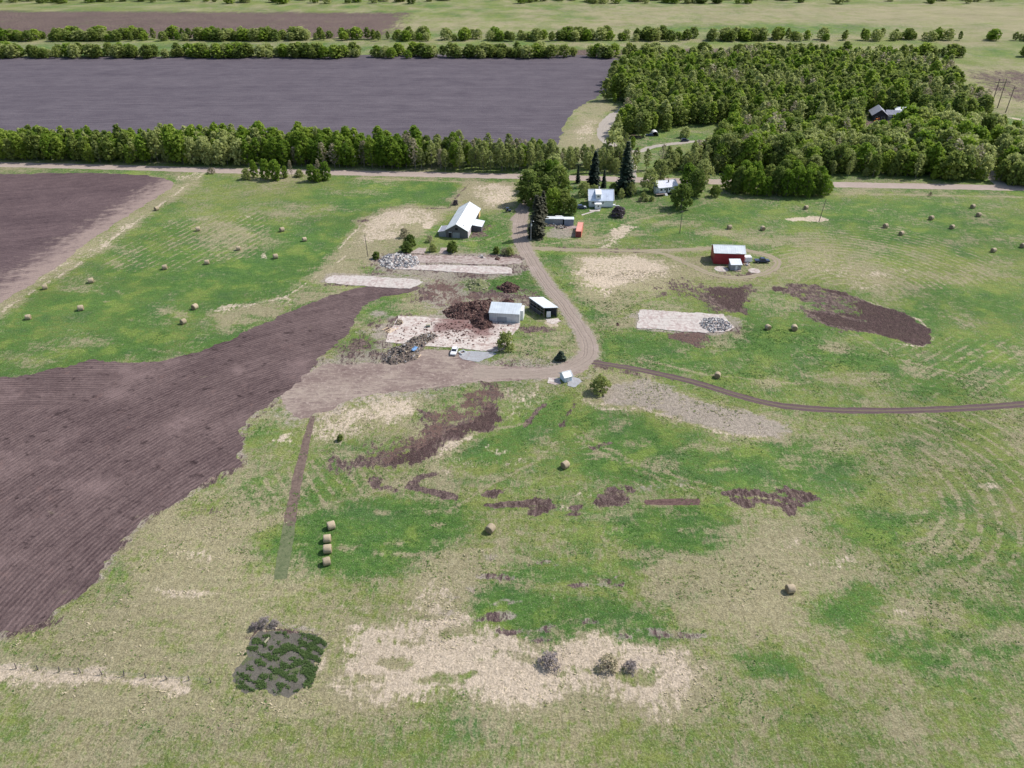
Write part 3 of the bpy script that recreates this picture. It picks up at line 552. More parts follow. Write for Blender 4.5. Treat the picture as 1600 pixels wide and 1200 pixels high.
def jag(pts, step, amp, seed):
    """densify an outline and roughen it like a worked edge"""
    r = random.Random(seed); out = []; n = len(pts)
    T = [r.uniform(-1, 1) for _ in range(4096)]
    s = 0.0
    def ns(v):
        i = int(math.floor(v)); f = v-i; f = f*f*(3-2*f); return T[i % 4096]*(1-f)+T[(i+1) % 4096]*f
    for i in range(n):
        a = Vector(pts[i]); b = Vector(pts[(i+1) % n]); L = (b-a).length; k = max(1, int(L/step)); d = (b-a)/max(L, 1e-6); nn = Vector((-d.y, d.x))
        for j in range(k):
            o = amp*(ns(s/4.0)*.8+ns(s/1.3+50)*.45+ns(s/.5+99)*.3); q = a+(b-a)*(j/k)+nn*o; out.append((q.x, q.y)); s += L/k
    return out
def smooth_loop(pts, it=2):
    for _ in range(it):
        o = []
        for i in range(len(pts)):
            a = pts[i]; b = pts[(i+1) % len(pts)]
            o.append((a[0]*.75+b[0]*.25, a[1]*.75+b[1]*.25)); o.append((a[0]*.25+b[0]*.75, a[1]*.25+b[1]*.75))
        pts = o
    return pts
def sheet(name, px, z, mat, step=.8, amp=.7, seed=1, world=False, sm=2, kind='structure', label=None, cat=None, group=None):
    pts = px if world else [G(*p) for p in px]
    if sm: pts = smooth_loop(pts, sm)
    pts = jag(pts, step, amp, seed)
    bm = bmesh.new(); vs = [bm.verts.new((x, y, z)) for x, y in pts]; f = bm.faces.new(vs); f.normal_update()
    if f.normal.z < 0: f.normal_flip()
    bmesh.ops.triangulate(bm, faces=[f])
    me = bpy.data.meshes.new(name); bm.to_mesh(me); bm.free(); me.materials.append(mat)
    o = bpy.data.objects.new(name, me); C.objects.link(o); return tag(o, label, cat, group, kind)
def cr(pts, n):
    out = []
    for i in range(len(pts)-1):
        p0 = pts[max(i-1,0)]; p1 = pts[i]; p2 = pts[i+1]; p3 = pts[min(i+2,len(pts)-1)]
        for k in range(n):
            t = k/n; out.append(tuple(.5*((2*p1[j])+(-p0[j]+p2[j])*t+(2*p0[j]-5*p1[j]+4*p2[j]-p3[j])*t*t+(-p0[j]+3*p1[j]-3*p2[j]+p3[j])*t**3) for j in range(len(p1))))
    out.append(tuple(pts[-1])); return out
def strip(name, pts, z, mat, amp=.3, seed=1, world=False):
    """pts = (px, py, width_m) along a centreline; UV u across in metres, v along in metres"""
    P3 = [((x, y) if world else G(x, y))+(w,) for x, y, w in pts]
    P3 = cr(P3, 14); r = random.Random(seed); vs = []; uv = []; s = 0; T = [r.uniform(-1,1) for _ in range(2048)]
    # resample about every 0.8 m
    Q = [P3[0]]
    for q in P3[1:]:
        L = math.hypot(q[0]-Q[-1][0], q[1]-Q[-1][1]); k = max(1, int(L/.9)); a = Q[-1]
        for j in range(1, k+1): Q.append(tuple(a[m]+(q[m]-a[m])*j/k for m in range(3)))
    NC = 6
    for i, q in enumerate(Q):
        a = Q[max(i-1,0)]; b = Q[min(i+1,len(Q)-1)]; dx, dy = b[0]-a[0], b[1]-a[1]; L = math.hypot(dx, dy) or 1; nx, ny = -dy/L, dx/L
        if i: s += math.hypot(q[0]-Q[i-1][0], q[1]-Q[i-1][1])
        wl = q[2]/2+amp*(T[i % 2048]*.5+T[(i//4) % 2048]*.7); wr = q[2]/2+amp*(T[(i+777) % 2048]*.5+T[(i//4+300) % 2048]*.7)
        for k in range(NC+1):
            t = -wl+(wl+wr)*k/NC; vs.append((q[0]-nx*t, q[1]-ny*t, z)); uv.append((t, s))
    fs = [(i*(NC+1)+k, i*(NC+1)+k+1, (i+1)*(NC+1)+k+1, (i+1)*(NC+1)+k) for i in range(len(Q)-1) for k in range(NC)]
    me = bpy.data.meshes.new(name); me.from_pydata(vs, [], fs); u = me.uv_layers.new(name='along')
    for l in me.loops: u.data[l.index].uv = uv[l.vertex_index]
    me.materials.append(mat); me.update()
    if me.polygons[0].normal.z < 0: me.flip_normals()
    o = bpy.data.objects.new(name, me); C.objects.link(o); return tag(o, kind='structure')
def mat_track(name, base, dark, tracks=(-.8,.8), tw=.35, lite=None, grass=0.0, width=4):
    s = NT(name, .95, .1); uv = s.n.new('ShaderNodeUVMap'); uv.uv_map = 'along'; u = s.sep(uv.outputs[0])
    w = s.m('MULTIPLY_ADD', s.noise(.08, 3, .6), 2.4, -1.2)
    x = s.m('ADD', u[0], w); t = None
    for k in tracks:
        d = s.m('ABSOLUTE', s.m('SUBTRACT', x, k)); g = s.step(d, tw, tw*.2); t = g if t is None else s.m('MAXIMUM', t, g)
    n1 = s.noise(.9, 6, .7); n3 = s.noise(3.2, 4, .7); n2 = s.noise(.12, 4, .6)
    ln = s.noise(1.0, 4, .65, vec=s.scalev(uv.outputs[0], 2.2, .07, 1))
    c = s.mix(s.step(ln, .35, .65), tuple(v*.96 for v in base), tuple(v*1.04 for v in base))
    n1c = s.step(n1, .36, .62, 0, 1, False); c = s.mix(s.m('MULTIPLY', t, s.m('MULTIPLY', s.m('MULTIPLY_ADD', n1c, .45, .05), s.step(s.noise(.05, 3, .6), .35, .6, .35, 1))), c, dark); c = s.mix(s.m('MULTIPLY', n1c, .35), c, tuple(v*.7 for v in base))
    if lite: c = s.mix(s.m('MULTIPLY', s.step(n2, .5, .7), .5), c, lite)
    if grass:
        e = s.m('ABSOLUTE', s.m('SUBTRACT', u[0], 0)); mid = s.step(s.m('ADD', e, s.m('MULTIPLY', n1, .5)), .62, .35)
        c = s.mix(s.m('MULTIPLY', mid, grass), c, K_OLIVE)
    c = s.val(c, s.step(n3, .25, .75, .82, 1.18, False)); s.col(c); s.bump(s.m('SUBTRACT', n1, s.m('MULTIPLY', t, .5)), .15, .7)
    return s.mat
build_ground()
def rough_(name, a, b, sc=1.2):
    s = NT(name, .95, .1); n = s.noise(sc, 6, .75); s.col(s.mix(s.step(n, .38, .62), a, b)); s.bump(n, .2, .9); return s.mat
# ------------------------------------------------------------------ ploughed fields, roads, yard
c1 = G(-500,1500)
m_field = mat_tilled('tilled_soil_near', (.172,.124,.118), (.054,.035,.037),
    [(18,84,1.15, 0,0,0), (-125,-400,1.2, -150,206,30)], .20)
sheet('ploughed_field', [(-140,600),(0,591),(50,583),(110,571),(130,563),(190,567),(240,566),(300,555),(360,530),(400,510),(440,492),(480,477),(520,461),(560,449),(600,446),(650,444),(655,450),(640,458),(600,463),(570,474),(553,500),(545,516),(530,530),(512,545),(500,560),(480,580),(466,602),(450,612),(436,622),(410,637),(386,660),(374,680),(374,705),(380,722),(362,733),(330,746),(300,770),(262,790),(235,805),(205,832),(176,865),(152,900),(112,935),(88,955),(50,977),(0,994),(-120,1015)], .006, m_field, .6, 1.1, 3)
m_left = mat_tilled('tilled_soil_left_field', (.152,.108,.108), (.052,.035,.040),
    [(-300,600,1.9,0,0,0), (-246,350,2.1,-205,352,6), (-282,322,2.3,-240,320,8)], .10, False, edge=(G(272,296), G(0,478), 20, (.30,.23,.20)))
sheet('ploughed_field', [(-500,276),(-60,273),(0,272),(130,270),(205,272),(250,276),(272,284),(271,292),(240,312),(200,336),(150,370),(110,400),(60,437),(0,472),(-60,510),(-500,620)], .006, m_left, 1.0, 1.0, 4)
m_far = mat_tilled('haze_tinted_far_soil', (.135,.117,.132), (.066,.055,.070),  # bluish, low-contrast soil colours paint in the distance haze
    [(-100,-2200,5,0,0,0), (60,560,4.5,60,560,20)], .05, False)
sheet('ploughed_field', [(-900,95),(-300,92),(300,88),(880,84),(985,90),(965,125),(935,152),(905,165),(888,182),(880,200),(872,225),(866,250),(600,245),(300,240),(0,236),(-900,228)], .006, m_far, 3, 1.6, 5)
m_dirt = NT('packed_dirt', .95, .1)
_n1 = m_dirt.noise(.8,6,.7); _n2 = m_dirt.noise(.09,5,.65); _a = m_dirt.noise(.6,5,.7,1.5,vec=m_dirt.scalev(m_dirt.P(),.35,1.5,1,R(-8)))
_c = m_dirt.mix(m_dirt.step(_n2,.35,.65),(.30,.245,.205),(.20,.150,.132)); _c = m_dirt.mix(m_dirt.m('MULTIPLY',m_dirt.step(_a,.48,.62),.6),_c,(.115,.075,.075)); _c = m_dirt.mix(m_dirt.m('MULTIPLY',m_dirt.step(_n1,.50,.66),.6),_c,(.38,.31,.27))
m_dirt.col(m_dirt.val(_c, m_dirt.step(m_dirt.noise(3,4,.7),.25,.75,.8,1.2,False))); m_dirt.bump(_n1,.2,.7); m_dirt = m_dirt.mat
sheet('dirt_yard', [(462,604),(478,585),(500,570),(530,566),(565,570),(600,566),(640,552),(665,544),(700,547),(722,549),(735,560),(760,570),(800,574),(870,573),(905,560),(925,575),(890,590),(820,592),(740,598),(690,604),(640,610),(590,613),(550,622),(515,640),(490,650),(468,655),(452,648),(446,630),(440,622)], .010, m_dirt, .7, 1.0, 8)
m_strip = NT('turned_strip', .95, .1); _n = m_strip.step(m_strip.noise(.9,6,.7),.36,.64,0,1,False); _y = m_strip.sep(m_strip.P())[1]
_c = m_strip.mix(_n,(.190,.140,.115),(.105,.075,.066)); _c = m_strip.mix(m_strip.step(m_strip.m('ADD',_y,m_strip.m('MULTIPLY',_n,3)),133,129),_c,m_strip.mix(_n,(.150,.165,.090),(.095,.120,.058))); m_strip.col(_c); m_strip.bump(_n,.12,.7)
strip('worked_strip', [(489,650,1.3),(482,675,1.8),(474,710,2.2),(466,742,2.4),(460,775,2.5),(454,805,2.7),(449,840,2.9),(443,875,2.9),(438,905,2.7)], .012, m_strip.mat, .16, 14)
m_cut = rough_('cut_soil', (.150,.095,.085), (.085,.052,.048))
sheet('soil_strip', [(1008,781),(1050,779.5),(1092,779),(1095,784),(1093,789),(1050,789),(1010,789),(1006,785)], .008, m_cut, .5, .22, 61, sm=0)
m_gravel = mat_track('gravel_road_surface', (.36,.295,.255), (.27,.212,.185), (-2.2,-.7,.9,2.3), .4, (.42,.34,.31))
strip('gravel_road', [(-900,243,8.5),(-300,251,8.5),(0,257,8.5),(200,262,8.5),(400,268,8.5),(520,269.5,8.5),(800,275.5,8.5),(1000,281,8.5),(1290,288,8.5),(1600,294,8.5),(2000,301,8.5),(2800,312,8.5)], .018, m_gravel, .35, 2)
m_lane = mat_track('dirt_lane_surface', (.290,.238,.200), (.16,.120,.104), (-1.25,.5,1.35), .34, (.37,.30,.27))
strip('dirt_lane', [(848,277,5.5),(838,290,5),(828,306,5),(817,324,5.6),(814,340,6),(812,356,6),(813,372,6.4),(822,392,5.6),(837,418,5),(855,444,4.6),(878,472,4.6),(900,503,5),(915,528,5.4),(921,548,5.8),(908,566,5.4),(880,577,5),(840,583,5),(790,584,5.5),(740,583,6)], .022, m_lane, .6, 3)
strip('dirt_lane', [(800,345,3),(811,337,4.5),(820,330,5)], .019, m_lane, .35, 13)
m_side = mat_track('farm_track_surface', (.30,.25,.185), (.26,.20,.165), (-.75,.75), .3, None, .5)
strip('farm_track', [(818,382,4),(832,387,3.4),(870,389.5,2.6),(940,391,2.4),(1000,391.5,2.4),(1060,390,2.3),(1110,388,2.3)], .014, m_side, .3, 4)
strip('farm_track', [(1005,391.5,2.2),(1040,398,2.4),(1075,412,2.5),(1100,424,2.6),(1130,432,2.6),(1165,433,2.6),(1195,427,2.6),(1212,417,2.6),(1214,407,2.8),(1200,399,2.8),(1175,393,2.6),(1150,389,2.4),(1108,388,2.3)], .0175, m_side, .4, 5)
m_twin = mat_track('rutted_track_surface', (.125,.088,.088), (.052,.034,.038), (-.95,.95), .5, None, .3)
strip('rutted_track', [(925,566,2.6),(960,571,2.6),(1000,578,2.7),(1080,596,2.8),(1150,617,2.8),(1200,630,2.9),(1250,637,2.9),(1320,641,2.9),(1400,641.5,2.9),(1500,638,2.9),(1600,631.5,2.9),(1800,616,2.9)], .014, m_twin, .22, 6)
m_drive = mat_track('pale_gravel_drive', (.36,.32,.28), (.27,.23,.20), (-.9,.9), .5, (.42,.38,.33))
strip('gravel_driveway', [(985,282,6),(985,268,6),(984,255,6),(975,241,6.5),(956,228,7),(944,213,7.5),(944,200,8),(952,187,8.5),(966,178,10),(984,173,12)], .014, m_drive, .5, 7)
strip('gravel_driveway', [(968,236,5),(1000,236,5),(1018,230,4.6),(1040,226,4.4),(1075,222,4.4),(1110,219,4)], .0155, m_drive, .5, 9)
strip('gravel_driveway', [(1572,296,7),(1562,287,6),(1552,277,5),(1545,262,4.5),(1535,245,4.5),(1522,222,4.5),(1505,203,5),(1512,196,5)], .014, m_drive, .5, 10)

# ------------------------------------------------------------------ concrete slabs (real thickness)
def mat_conc(name, base=(.58,.53,.49), dirt=(.26,.17,.16), amt=.5, joint=4.0, rz=0.0, spill=()):
    s = NT(name, .85, .2); p = s.P(); q = s.scalev(p, 1/joint, 1/joint, 1, rz)
    x, y = s.sep(q)[:2]
    jx = s.step(s.m('ABSOLUTE', s.m('SUBTRACT', s.m('FRACT', x), .5)), .47, .495, 0, 1); jy = s.step(s.m('ABSOLUTE', s.m('SUBTRACT', s.m('FRACT', y), .5)), .47, .495, 0, 1)
    n1 = s.noise(.7, 7, .75); n2 = s.noise(.15, 5, .65); n3 = s.noise(2.8, 4, .7)
    c = s.mix(s.step(n2, .35, .65), tuple(v*.86 for v in base), base)
    c = s.mix(s.m('MULTIPLY', s.step(s.m('ADD', s.m('MULTIPLY', n1, .7), s.m('MULTIPLY', n2, .3)), .475, .56), amt), c, dirt)
    c = s.mix(s.m('MULTIPLY', s.m('MAXIMUM', jx, jy), .35), c, (.22,.17,.15))
    c = s.mix(s.m('MULTIPLY', s.step(s.noise(1.3, 5, .7, .8, vec=s.scalev(p, .5, 1.6, 1, -.3)), .60, .66), min(1, amt*1.5)), c, tuple(v*.45 for v in dirt))
    for (sx, sy, sr, sc_) in spill:
        d = s.m('ADD', s.dist(sx, sy), s.m('MULTIPLY_ADD', s.noise(.35, 6, .75), sr*2.6, -sr*1.3)); c = s.mix(s.step(d, sr*1.15, sr*.55, 0, .85), c, sc_)
    s.col(s.val(c, s.step(n3, .32, .68, .78, 1.15, False))); s.bump(n1, .05, .5); return s.mat
def slab(px, mat, th=.10, step=.8, amp=.25, seed=1, label=None, group=None, sm=0):
    amp *= 1.5; step *= .7
    pts = jag(smooth_loop([G(*p) for p in px], sm) if sm else [G(*p) for p in px], step, amp, seed)
    bm = bmesh.new(); f = bm.faces.new([bm.verts.new((x, y, .002)) for x, y in pts]); f.normal_update()
    if f.normal.z < 0: f.normal_flip()
    e = bmesh.ops.extrude_face_region(bm, geom=[f]); bmesh.ops.translate(bm, vec=(0,0,th), verts=[v for v in e['geom'] if isinstance(v, bmesh.types.BMVert)])
    bmesh.ops.triangulate(bm, faces=[q for q in bm.faces if len(q.verts) > 4]); bmesh.ops.recalc_face_normals(bm, faces=bm.faces)
    me = bpy.data.meshes.new('concrete_slab'); bm.to_mesh(me); bm.free(); me.materials.append(mat)
    o = bpy.data.objects.new('concrete_slab', me); C.objects.link(o); return tag(o, label, 'concrete slab', group)
mc_clean = mat_conc('concrete_pale', (.55,.505,.465), amt=.6, joint=5)
mc_stain = mat_conc('concrete_soil_stained', (.60,.54,.49), (.29,.20,.175), .78, 5, .1, [(*G(715,505),6.5,(.17,.085,.078)), (*G(750,514),5.5,(.17,.085,.078)), (*G(690,512),3.5,(.2,.12,.11)), (*G(668,531),3.2,(.2,.15,.13))])
mc_dirty = mat_conc('concrete_half_buried', (.42,.355,.32), (.22,.155,.14), .85, 5, .05)
GS = 'old concrete floors left where barns stood'
slab([(634,399),(700,399),(770,402),(808,404),(816,409),(812,413),(760,413),(690,411),(632,409)], mc_dirty, .08, .7, .35, 1, 'soil-stained upper strip of the long pale floor below the white-roofed barn', GS)
slab([(622,414),(690,414),(760,416),(790,417),(801,420),(800,428),(760,428),(700,425),(650,422),(618,421)], mc_clean, .12, .7, .22, 2, 'clean pale lower strip of the long floor beside the concrete rubble', GS)
slab([(518,430.5),(560,431),(600,433),(655,437),(662,441),(650,446),(640,451),(600,449.5),(555,446),(508,441.5),(510,436)], mc_clean, .10, .7, .3, 3, 'narrow pale concrete strip at the head of the big ploughed field', GS)
slab([(623,493),(660,495),(700,498),(755,503),(812,505),(812,511),(803,522),(800,536),(790,545),(772,549.5),(720,545),(668,541),(601,534),(606,522),(613,512)], mc_stain, .12, .7, .3, 4, 'large pale yard floor strewn with brown soil in front of the metal shed', GS)
mc_blue = mat_conc('concrete_blue_grey', (.36,.37,.39), (.22,.17,.165), .3, 6, .2)
slab([(722,548.5),(742,549),(770,551),(775,553),(765,558),(748,565),(722,562),(716,556)], mc_blue, .06, .7, .2, 5, 'blue-grey slab beside the white car', GS)
slab([(1000,485),(1008,484.5),(1060,487),(1130,492),(1137,501),(1146,512),(1138,518),(1100,520),(1065,518.5),(1030,515),(997,513),(995,506),(998,496)], mc_clean, .14, .7, .35, 6, 'pale slab with a heap of broken concrete on its right end', GS)
slab([(655,387),(668,388),(662,397),(640,396),(645,392)], mc_dirty, .06, .7, .3, 7, 'small cracked slab between the bushes and the long floor', GS)
slab([(688,387),(704,388),(700,397),(684,396)], mc_dirty, .06, .7, .3, 8, 'small square slab below the bush in front of the barn', GS)
def disc(cx, cy, r, th, mat, label):
    mb = MB(); n = 36; ro = random.Random(int(cx))
    rr = [r*(1+.04*ro.uniform(-1,1)) for _ in range(n)]
    for k in range(n): rr[k] = (rr[k]+rr[k-1])/2
    top = [(cx+rr[k]*math.cos(2*math.pi*k/n), cy+rr[k]*math.sin(2*math.pi*k/n), th) for k in range(n)]; bot = [(x,y,.002) for x,y,_ in top]
    mb.add(top+bot, [tuple(range(n))]+[(k,n+k,n+(k+1)%n,(k+1)%n) for k in range(n)])
    return tag(mb.build('concrete_slab', mat), label, 'concrete slab', 'round concrete pads by the red barn')
x, y = G(1127,420.5); disc(x, y, 2.65, .10, mc_clean, 'larger round concrete pad in front of the red barn')
x, y = G(1178.5,423.3); disc(x, y, 2.25, .10, mc_clean, 'smaller round concrete pad right of the little white shed')
slab([(856,590),(866,590),(874,592),(876,600),(868,601),(857,599)], mc_clean, .08, .5, .3, 21, 'cracked pale slab left of the little pump house', 'pads round the pump house')
slab([(884,594),(895,588),(908,592),(911,597),(900,604),(888,603)], mc_blue, .08, .5, .25, 22, 'grey slab right of the little pump house', 'pads round the pump house')
slab([(921,328.2),(938,327.6),(937,330.3),(921,330.6)], mc_clean, .10, .6, .05, 23, 'white step slab at the foot of the house porch', 'walks of the white house', 0)
slab([(929.5,330.6),(926,329.9),(908.5,335.3),(909.5,336.9)], mc_clean, .06, .6, .05, 24, 'narrow white walk running from the porch towards the drive', 'walks of the white house', 0)
slab([(866,352.6),(905,353),(906,357),(880,357.5),(866,356)], mc_dirty, .03, .7, .3, 25, 'dusty pad in front of the long grey shed', 'walks of the white house')
slab([(850,499),(872,497),(879,502),(868,506),(856,505)], mc_stain, .06, .5, .35, 26, 'small rough pad in front of the open-sided shed', GS)
# garden plot at the lower edge of the photo
m_plot = NT('garden_plot_soil', .95, .1); _a = m_plot.step(m_plot.noise(.5,7,.75),.36,.64,0,1,False); _b = m_plot.noise(2.5,4,.7)
_c = m_plot.mix(_a,(.150,.140,.118),(.090,.082,.068)); _c = m_plot.mix(m_plot.step(m_plot.noise(.25,6,.75),.54,.62),_c,(.10,.12,.055)); _c = m_plot.mix(m_plot.m('MULTIPLY',m_plot.step(_b,.60,.70),.5),_c,(.34,.30,.25)); m_plot.col(_c); m_plot.bump(_b,.25,.9)
sheet('vegetable_plot', [(398,986),(440,981),(500,994),(512,1004),(500,1040),(486,1078),(430,1088),(362,1076),(374,1036)], .008, m_plot.mat, .35, 1.1, 31, sm=1)
# ------------------------------------------------------------------ building materials
m_whiteroof = ribbed('white_metal_roofing', (.66,.70,.73), 'x', .9, (.45,.45,.45), .25, .4)
m_whiteroofy = ribbed('white_metal_roofing_long', (.66,.70,.73), 'y', .9, (.45,.45,.45), .25, .4)
m_galv = ribbed('galvanised_sheet', (.56,.60,.63), 'x', .6, (.33,.27,.24), .45, .5, .25)
m_galvroof = ribbed('galvanised_roof', (.54,.59,.63), 'x', .8, (.42,.42,.42), .5, .45, .1)
m_redwall = ribbed('red_steel_cladding', (.30,.025,.035), 'x', .9, (.12,.02,.03), .4, .5)
m_oldwood = ribbed('weathered_dark_boards', (.135,.125,.14), 'x', .25, (.05,.045,.05), .6, .85)
m_oldwoodlt = ribbed('weathered_pale_boards', (.27,.28,.31), 'x', .25, (.14,.13,.14), .5, .85)
m_siding = ribbed('white_lap_siding', (.78,.80,.84), 'x', 2.4, (.55,.56,.6), .2, .6)
m_bluegrey = ribbed('blue_grey_siding', (.235,.285,.36), 'x', .5, (.15,.17,.22), .4, .6)
m_grey = ribbed('grey_siding', (.30,.31,.34), 'x', .5, (.17,.17,.19), .5, .65)
m_shingle = plain('grey_shingles', (.27,.28,.33), .9, 0, .2, 1.2)
m_trim = plain('white_trim', (.70,.71,.72), .5, 0, .05)
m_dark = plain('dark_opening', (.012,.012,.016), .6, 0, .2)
m_glass = plain('window_glass', (.02,.025,.035), .08, 0, .1, 2, .8)
m_yellow = plain('raw_yellow_boards', (.62,.44,.20), .8, 0, .2)
m_metal = plain('dull_steel', (.35,.36,.38), .4, .6, .15)
m_lumber = plain('new_lumber', (.60,.46,.30), .8, 0, .2)
m_weather = plain('grey_timber', (.16,.13,.115), .9, 0, .25)
m_rubber = plain('tyre_rubber', (.018,.018,.02), .85, 0, .2)
m_block = plain('whitewashed_block', (.55,.50,.52), .85, 0, .2)

def gable(t, W, L, e, r, wall, roof, ov=.35, th=.14, trim=None, axis='y', off=0.0):
    """local frame: x across 0..W, y along 0..L when axis='y' (ridge runs along y); otherwise ridge along x"""
    mb = MB(); c = W/2+off if axis == 'y' else L/2+off
    if axis == 'y':
        mb.add([(0,0,0),(W,0,0),(W,0,e),(c,0,r),(0,0,e),(0,L,0),(W,L,0),(W,L,e),(c,L,r),(0,L,e)],
               [(0,1,2,3,4),(5,9,8,7,6),(0,5,6,1),(1,6,7,2),(4,9,5,0),(2,7,8,3),(3,8,9,4)])
    else:
        mb.add([(0,0,0),(0,L,0),(0,L,e),(0,c,r),(0,0,e),(W,0,0),(W,L,0),(W,L,e),(W,c,r),(W,0,e)],
               [(0,4,3,2,1),(5,6,7,8,9),(0,1,6,5),(1,2,7,6),(4,0,5,9),(2,3,8,7),(3,4,9,8)])
    mb.build('wall', wall, t)
    def roofpair():
        q = MB()
        for sgn in (-1, 1):
            if axis == 'y':
                xe = -ov if sgn < 0 else W+ov; run = (c if sgn < 0 else W-c); sl = (r-e)/run; ze = e-sl*ov+.02
                P = [(xe,-ov,ze),(c,-ov,r+.02),(c,L+ov,r+.02),(xe,L+ov,ze)]
            else:
                ye = -ov if sgn < 0 else L+ov; run = (c if sgn < 0 else L-c); sl = (r-e)/run; ze = e-sl*ov+.02
                P = [(-ov,ye,ze),(-ov,c,r+.02),(W+ov,c,r+.02),(W+ov,ye,ze)]
            q.add(P+[(x,y,z+th) for x,y,z in P], [(0,1,2,3),(7,6,5,4),(0,4,5,1),(1,5,6,2),(2,6,7,3),(3,7,4,0)])
        return q
    rf = roofpair().build('roof', roof, t)
    if trim:
        cp = MB()
        if axis == 'y':
            cp.tube([(c,-ov-.02,r+th+.03),(c,L+ov+.02,r+th+.03)], .12, 6)
            for yy in (-ov-.05, L+ov+.05):
                cp.tube([(-ov,yy,e-.05+th/2),(c,yy,r+th),(W+ov,yy,e-.05+th/2)], .1, 5)
        else:
            cp.tube([(-ov-.02,c,r+th+.03),(W+ov+.02,c,r+th+.03)], .13, 6)
            for xx in (-ov-.05, W+ov+.05):
                cp.tube([(xx,-ov,e-.05+th/2),(xx,c,r+th),(xx,L+ov,e-.05+th/2)], .12, 5)
        cp.build('ridge_trim', trim, rf)
    return rf
def window(t, x, y, z, w, h, face='-y', glass=m_glass, frame=m_trim, mull=0):
    """framed window on a wall facing -y (x = centre) or +-x (x wall position)"""
    fr = MB(); d = .05; b = .09
    if face == '-y':
        fr.box(x-w/2-b,x+w/2+b,y-d,y-.002,z-b,z); fr.box(x-w/2-b,x+w/2+b,y-d,y-.002,z+h,z+h+b)
        fr.box(x-w/2-b,x-w/2,y-d,y-.002,z,z+h); fr.box(x+w/2,x+w/2+b,y-d,y-.002,z,z+h)
        for k in range(mull): xm = x-w/2+w*(k+1)/(mull+1); fr.box(xm-.04,xm+.04,y-d,y-.002,z,z+h)
        f = fr.build('window', frame, t); g = MB(); g.box(x-w/2,x+w/2,y-.02,y-.003,z,z+h); g.build('pane', glass, f)
    else:
        s = 1 if face == '+x' else -1
        def bx(m_, y0,y1,z0,z1,dd=d): m_.box(min(x+s*.002,x+s*dd),max(x+s*.002,x+s*dd),y0,y1,z0,z1)
        bx(fr,y-w/2-b,y+w/2+b,z-b,z); bx(fr,y-w/2-b,y+w/2+b,z+h,z+h+b); bx(fr,y-w/2-b,y-w/2,z,z+h); bx(fr,y+w/2,y+w/2+b,z,z+h)
        f = fr.build('window', frame, t); g = MB(); bx(g,y-w/2,y+w/2,z,z+h,.02); g.build('pane', glass, f)
    return f
def part(t, name, mat, *a, M=None, bevel=0):
    mb = MB(); mb.box(*a, M=M); return mb.build(name, mat, t, bevel=bevel)

# ---- long barn with white roof
t = thing('long_barn', 'long old barn with a white metal roof and dark board gable wall', 'barn', (-27.6,304.5,0), R(-8.5))
gable(t, 9.3, 28, 3.1, 5.9, m_oldwood, m_whiteroofy, .35, .12, m_trim)
part(t,'door',m_oldwoodlt,2.9,5.9,-.14,-.01,0,2.3); part(t,'loft_door',m_dark,4.1,5.2,-.1,-.01,3.4,4.3)
part(t,'doorway',m_dark,1.35,2.2,-.1,-.01,0,2.2)
part(t,'door_hood',m_trim,1.3,2.6,-.45,-.01,2.35,2.45)
part(t,'side_wall_panel',m_block,9.31,9.42,.3,6.0,0,2.4)
part(t,'side_opening',m_dark,9.31,9.37,21.8,24.3,.2,2.8); part(t,'side_boards',m_yellow,9.31,9.45,24.5,27.8,.0,2.9)
lt = MB(); lt.add([(-3.1,.4,0),(-.02,.4,0),(-.02,.4,2.6),(-3.1,.4,2.05),(-3.1,7,0),(-.02,7,0),(-.02,7,2.6),(-3.1,7,2.05)],[(0,1,2,3),(4,7,6,5),(0,4,5,1),(0,3,7,4),(1,5,6,2),(2,6,7,3)]); lt.build('lean_to', m_oldwoodlt, t)
lt = MB(); lt.add([(-3.3,.2,2.03),(-.02,.2,2.66),(-.02,7.2,2.66),(-3.3,7.2,2.03),(-3.3,.2,2.13),(-.02,.2,2.76),(-.02,7.2,2.76),(-3.3,7.2,2.13)],[(3,2,1,0),(4,5,6,7),(0,1,5,4),(1,2,6,5),(2,3,7,6),(3,0,4,7)]); lt.build('lean_to_roof', m_shingle, t)
part(t,'roof_curb',m_trim,-3.4,-3.2,.1,7.3,2.05,2.22)
an = MB(); an.add([(9.32,8.6,0),(13.4,8.6,0),(13.4,8.6,2.1),(9.32,8.6,2.75),(9.32,15.5,0),(13.4,15.5,0),(13.4,15.5,2.1),(9.32,15.5,2.75)],[(0,1,2,3),(4,7,6,5),(0,4,5,1),(0,3,7,4),(1,5,6,2),(2,6,7,3)]); an.build('annex', m_oldwood, t)
an = MB(); an.add([(9.7,8.3,2.74),(13.8,8.3,2.1),(13.8,15.8,2.1),(9.7,15.8,2.74),(9.7,8.3,2.84),(13.8,8.3,2.2),(13.8,15.8,2.2),(9.7,15.8,2.84)],[(3,2,1,0),(4,5,6,7),(0,1,5,4),(1,2,6,5),(2,3,7,6),(3,0,4,7)]); an.build('annex_roof', m_whiteroof, t)
v = MB(); v.tube([(7.2,2.0,4.2),(7.2,2.0,4.95)],.16,8); v.build('roof_vent', m_metal, t)

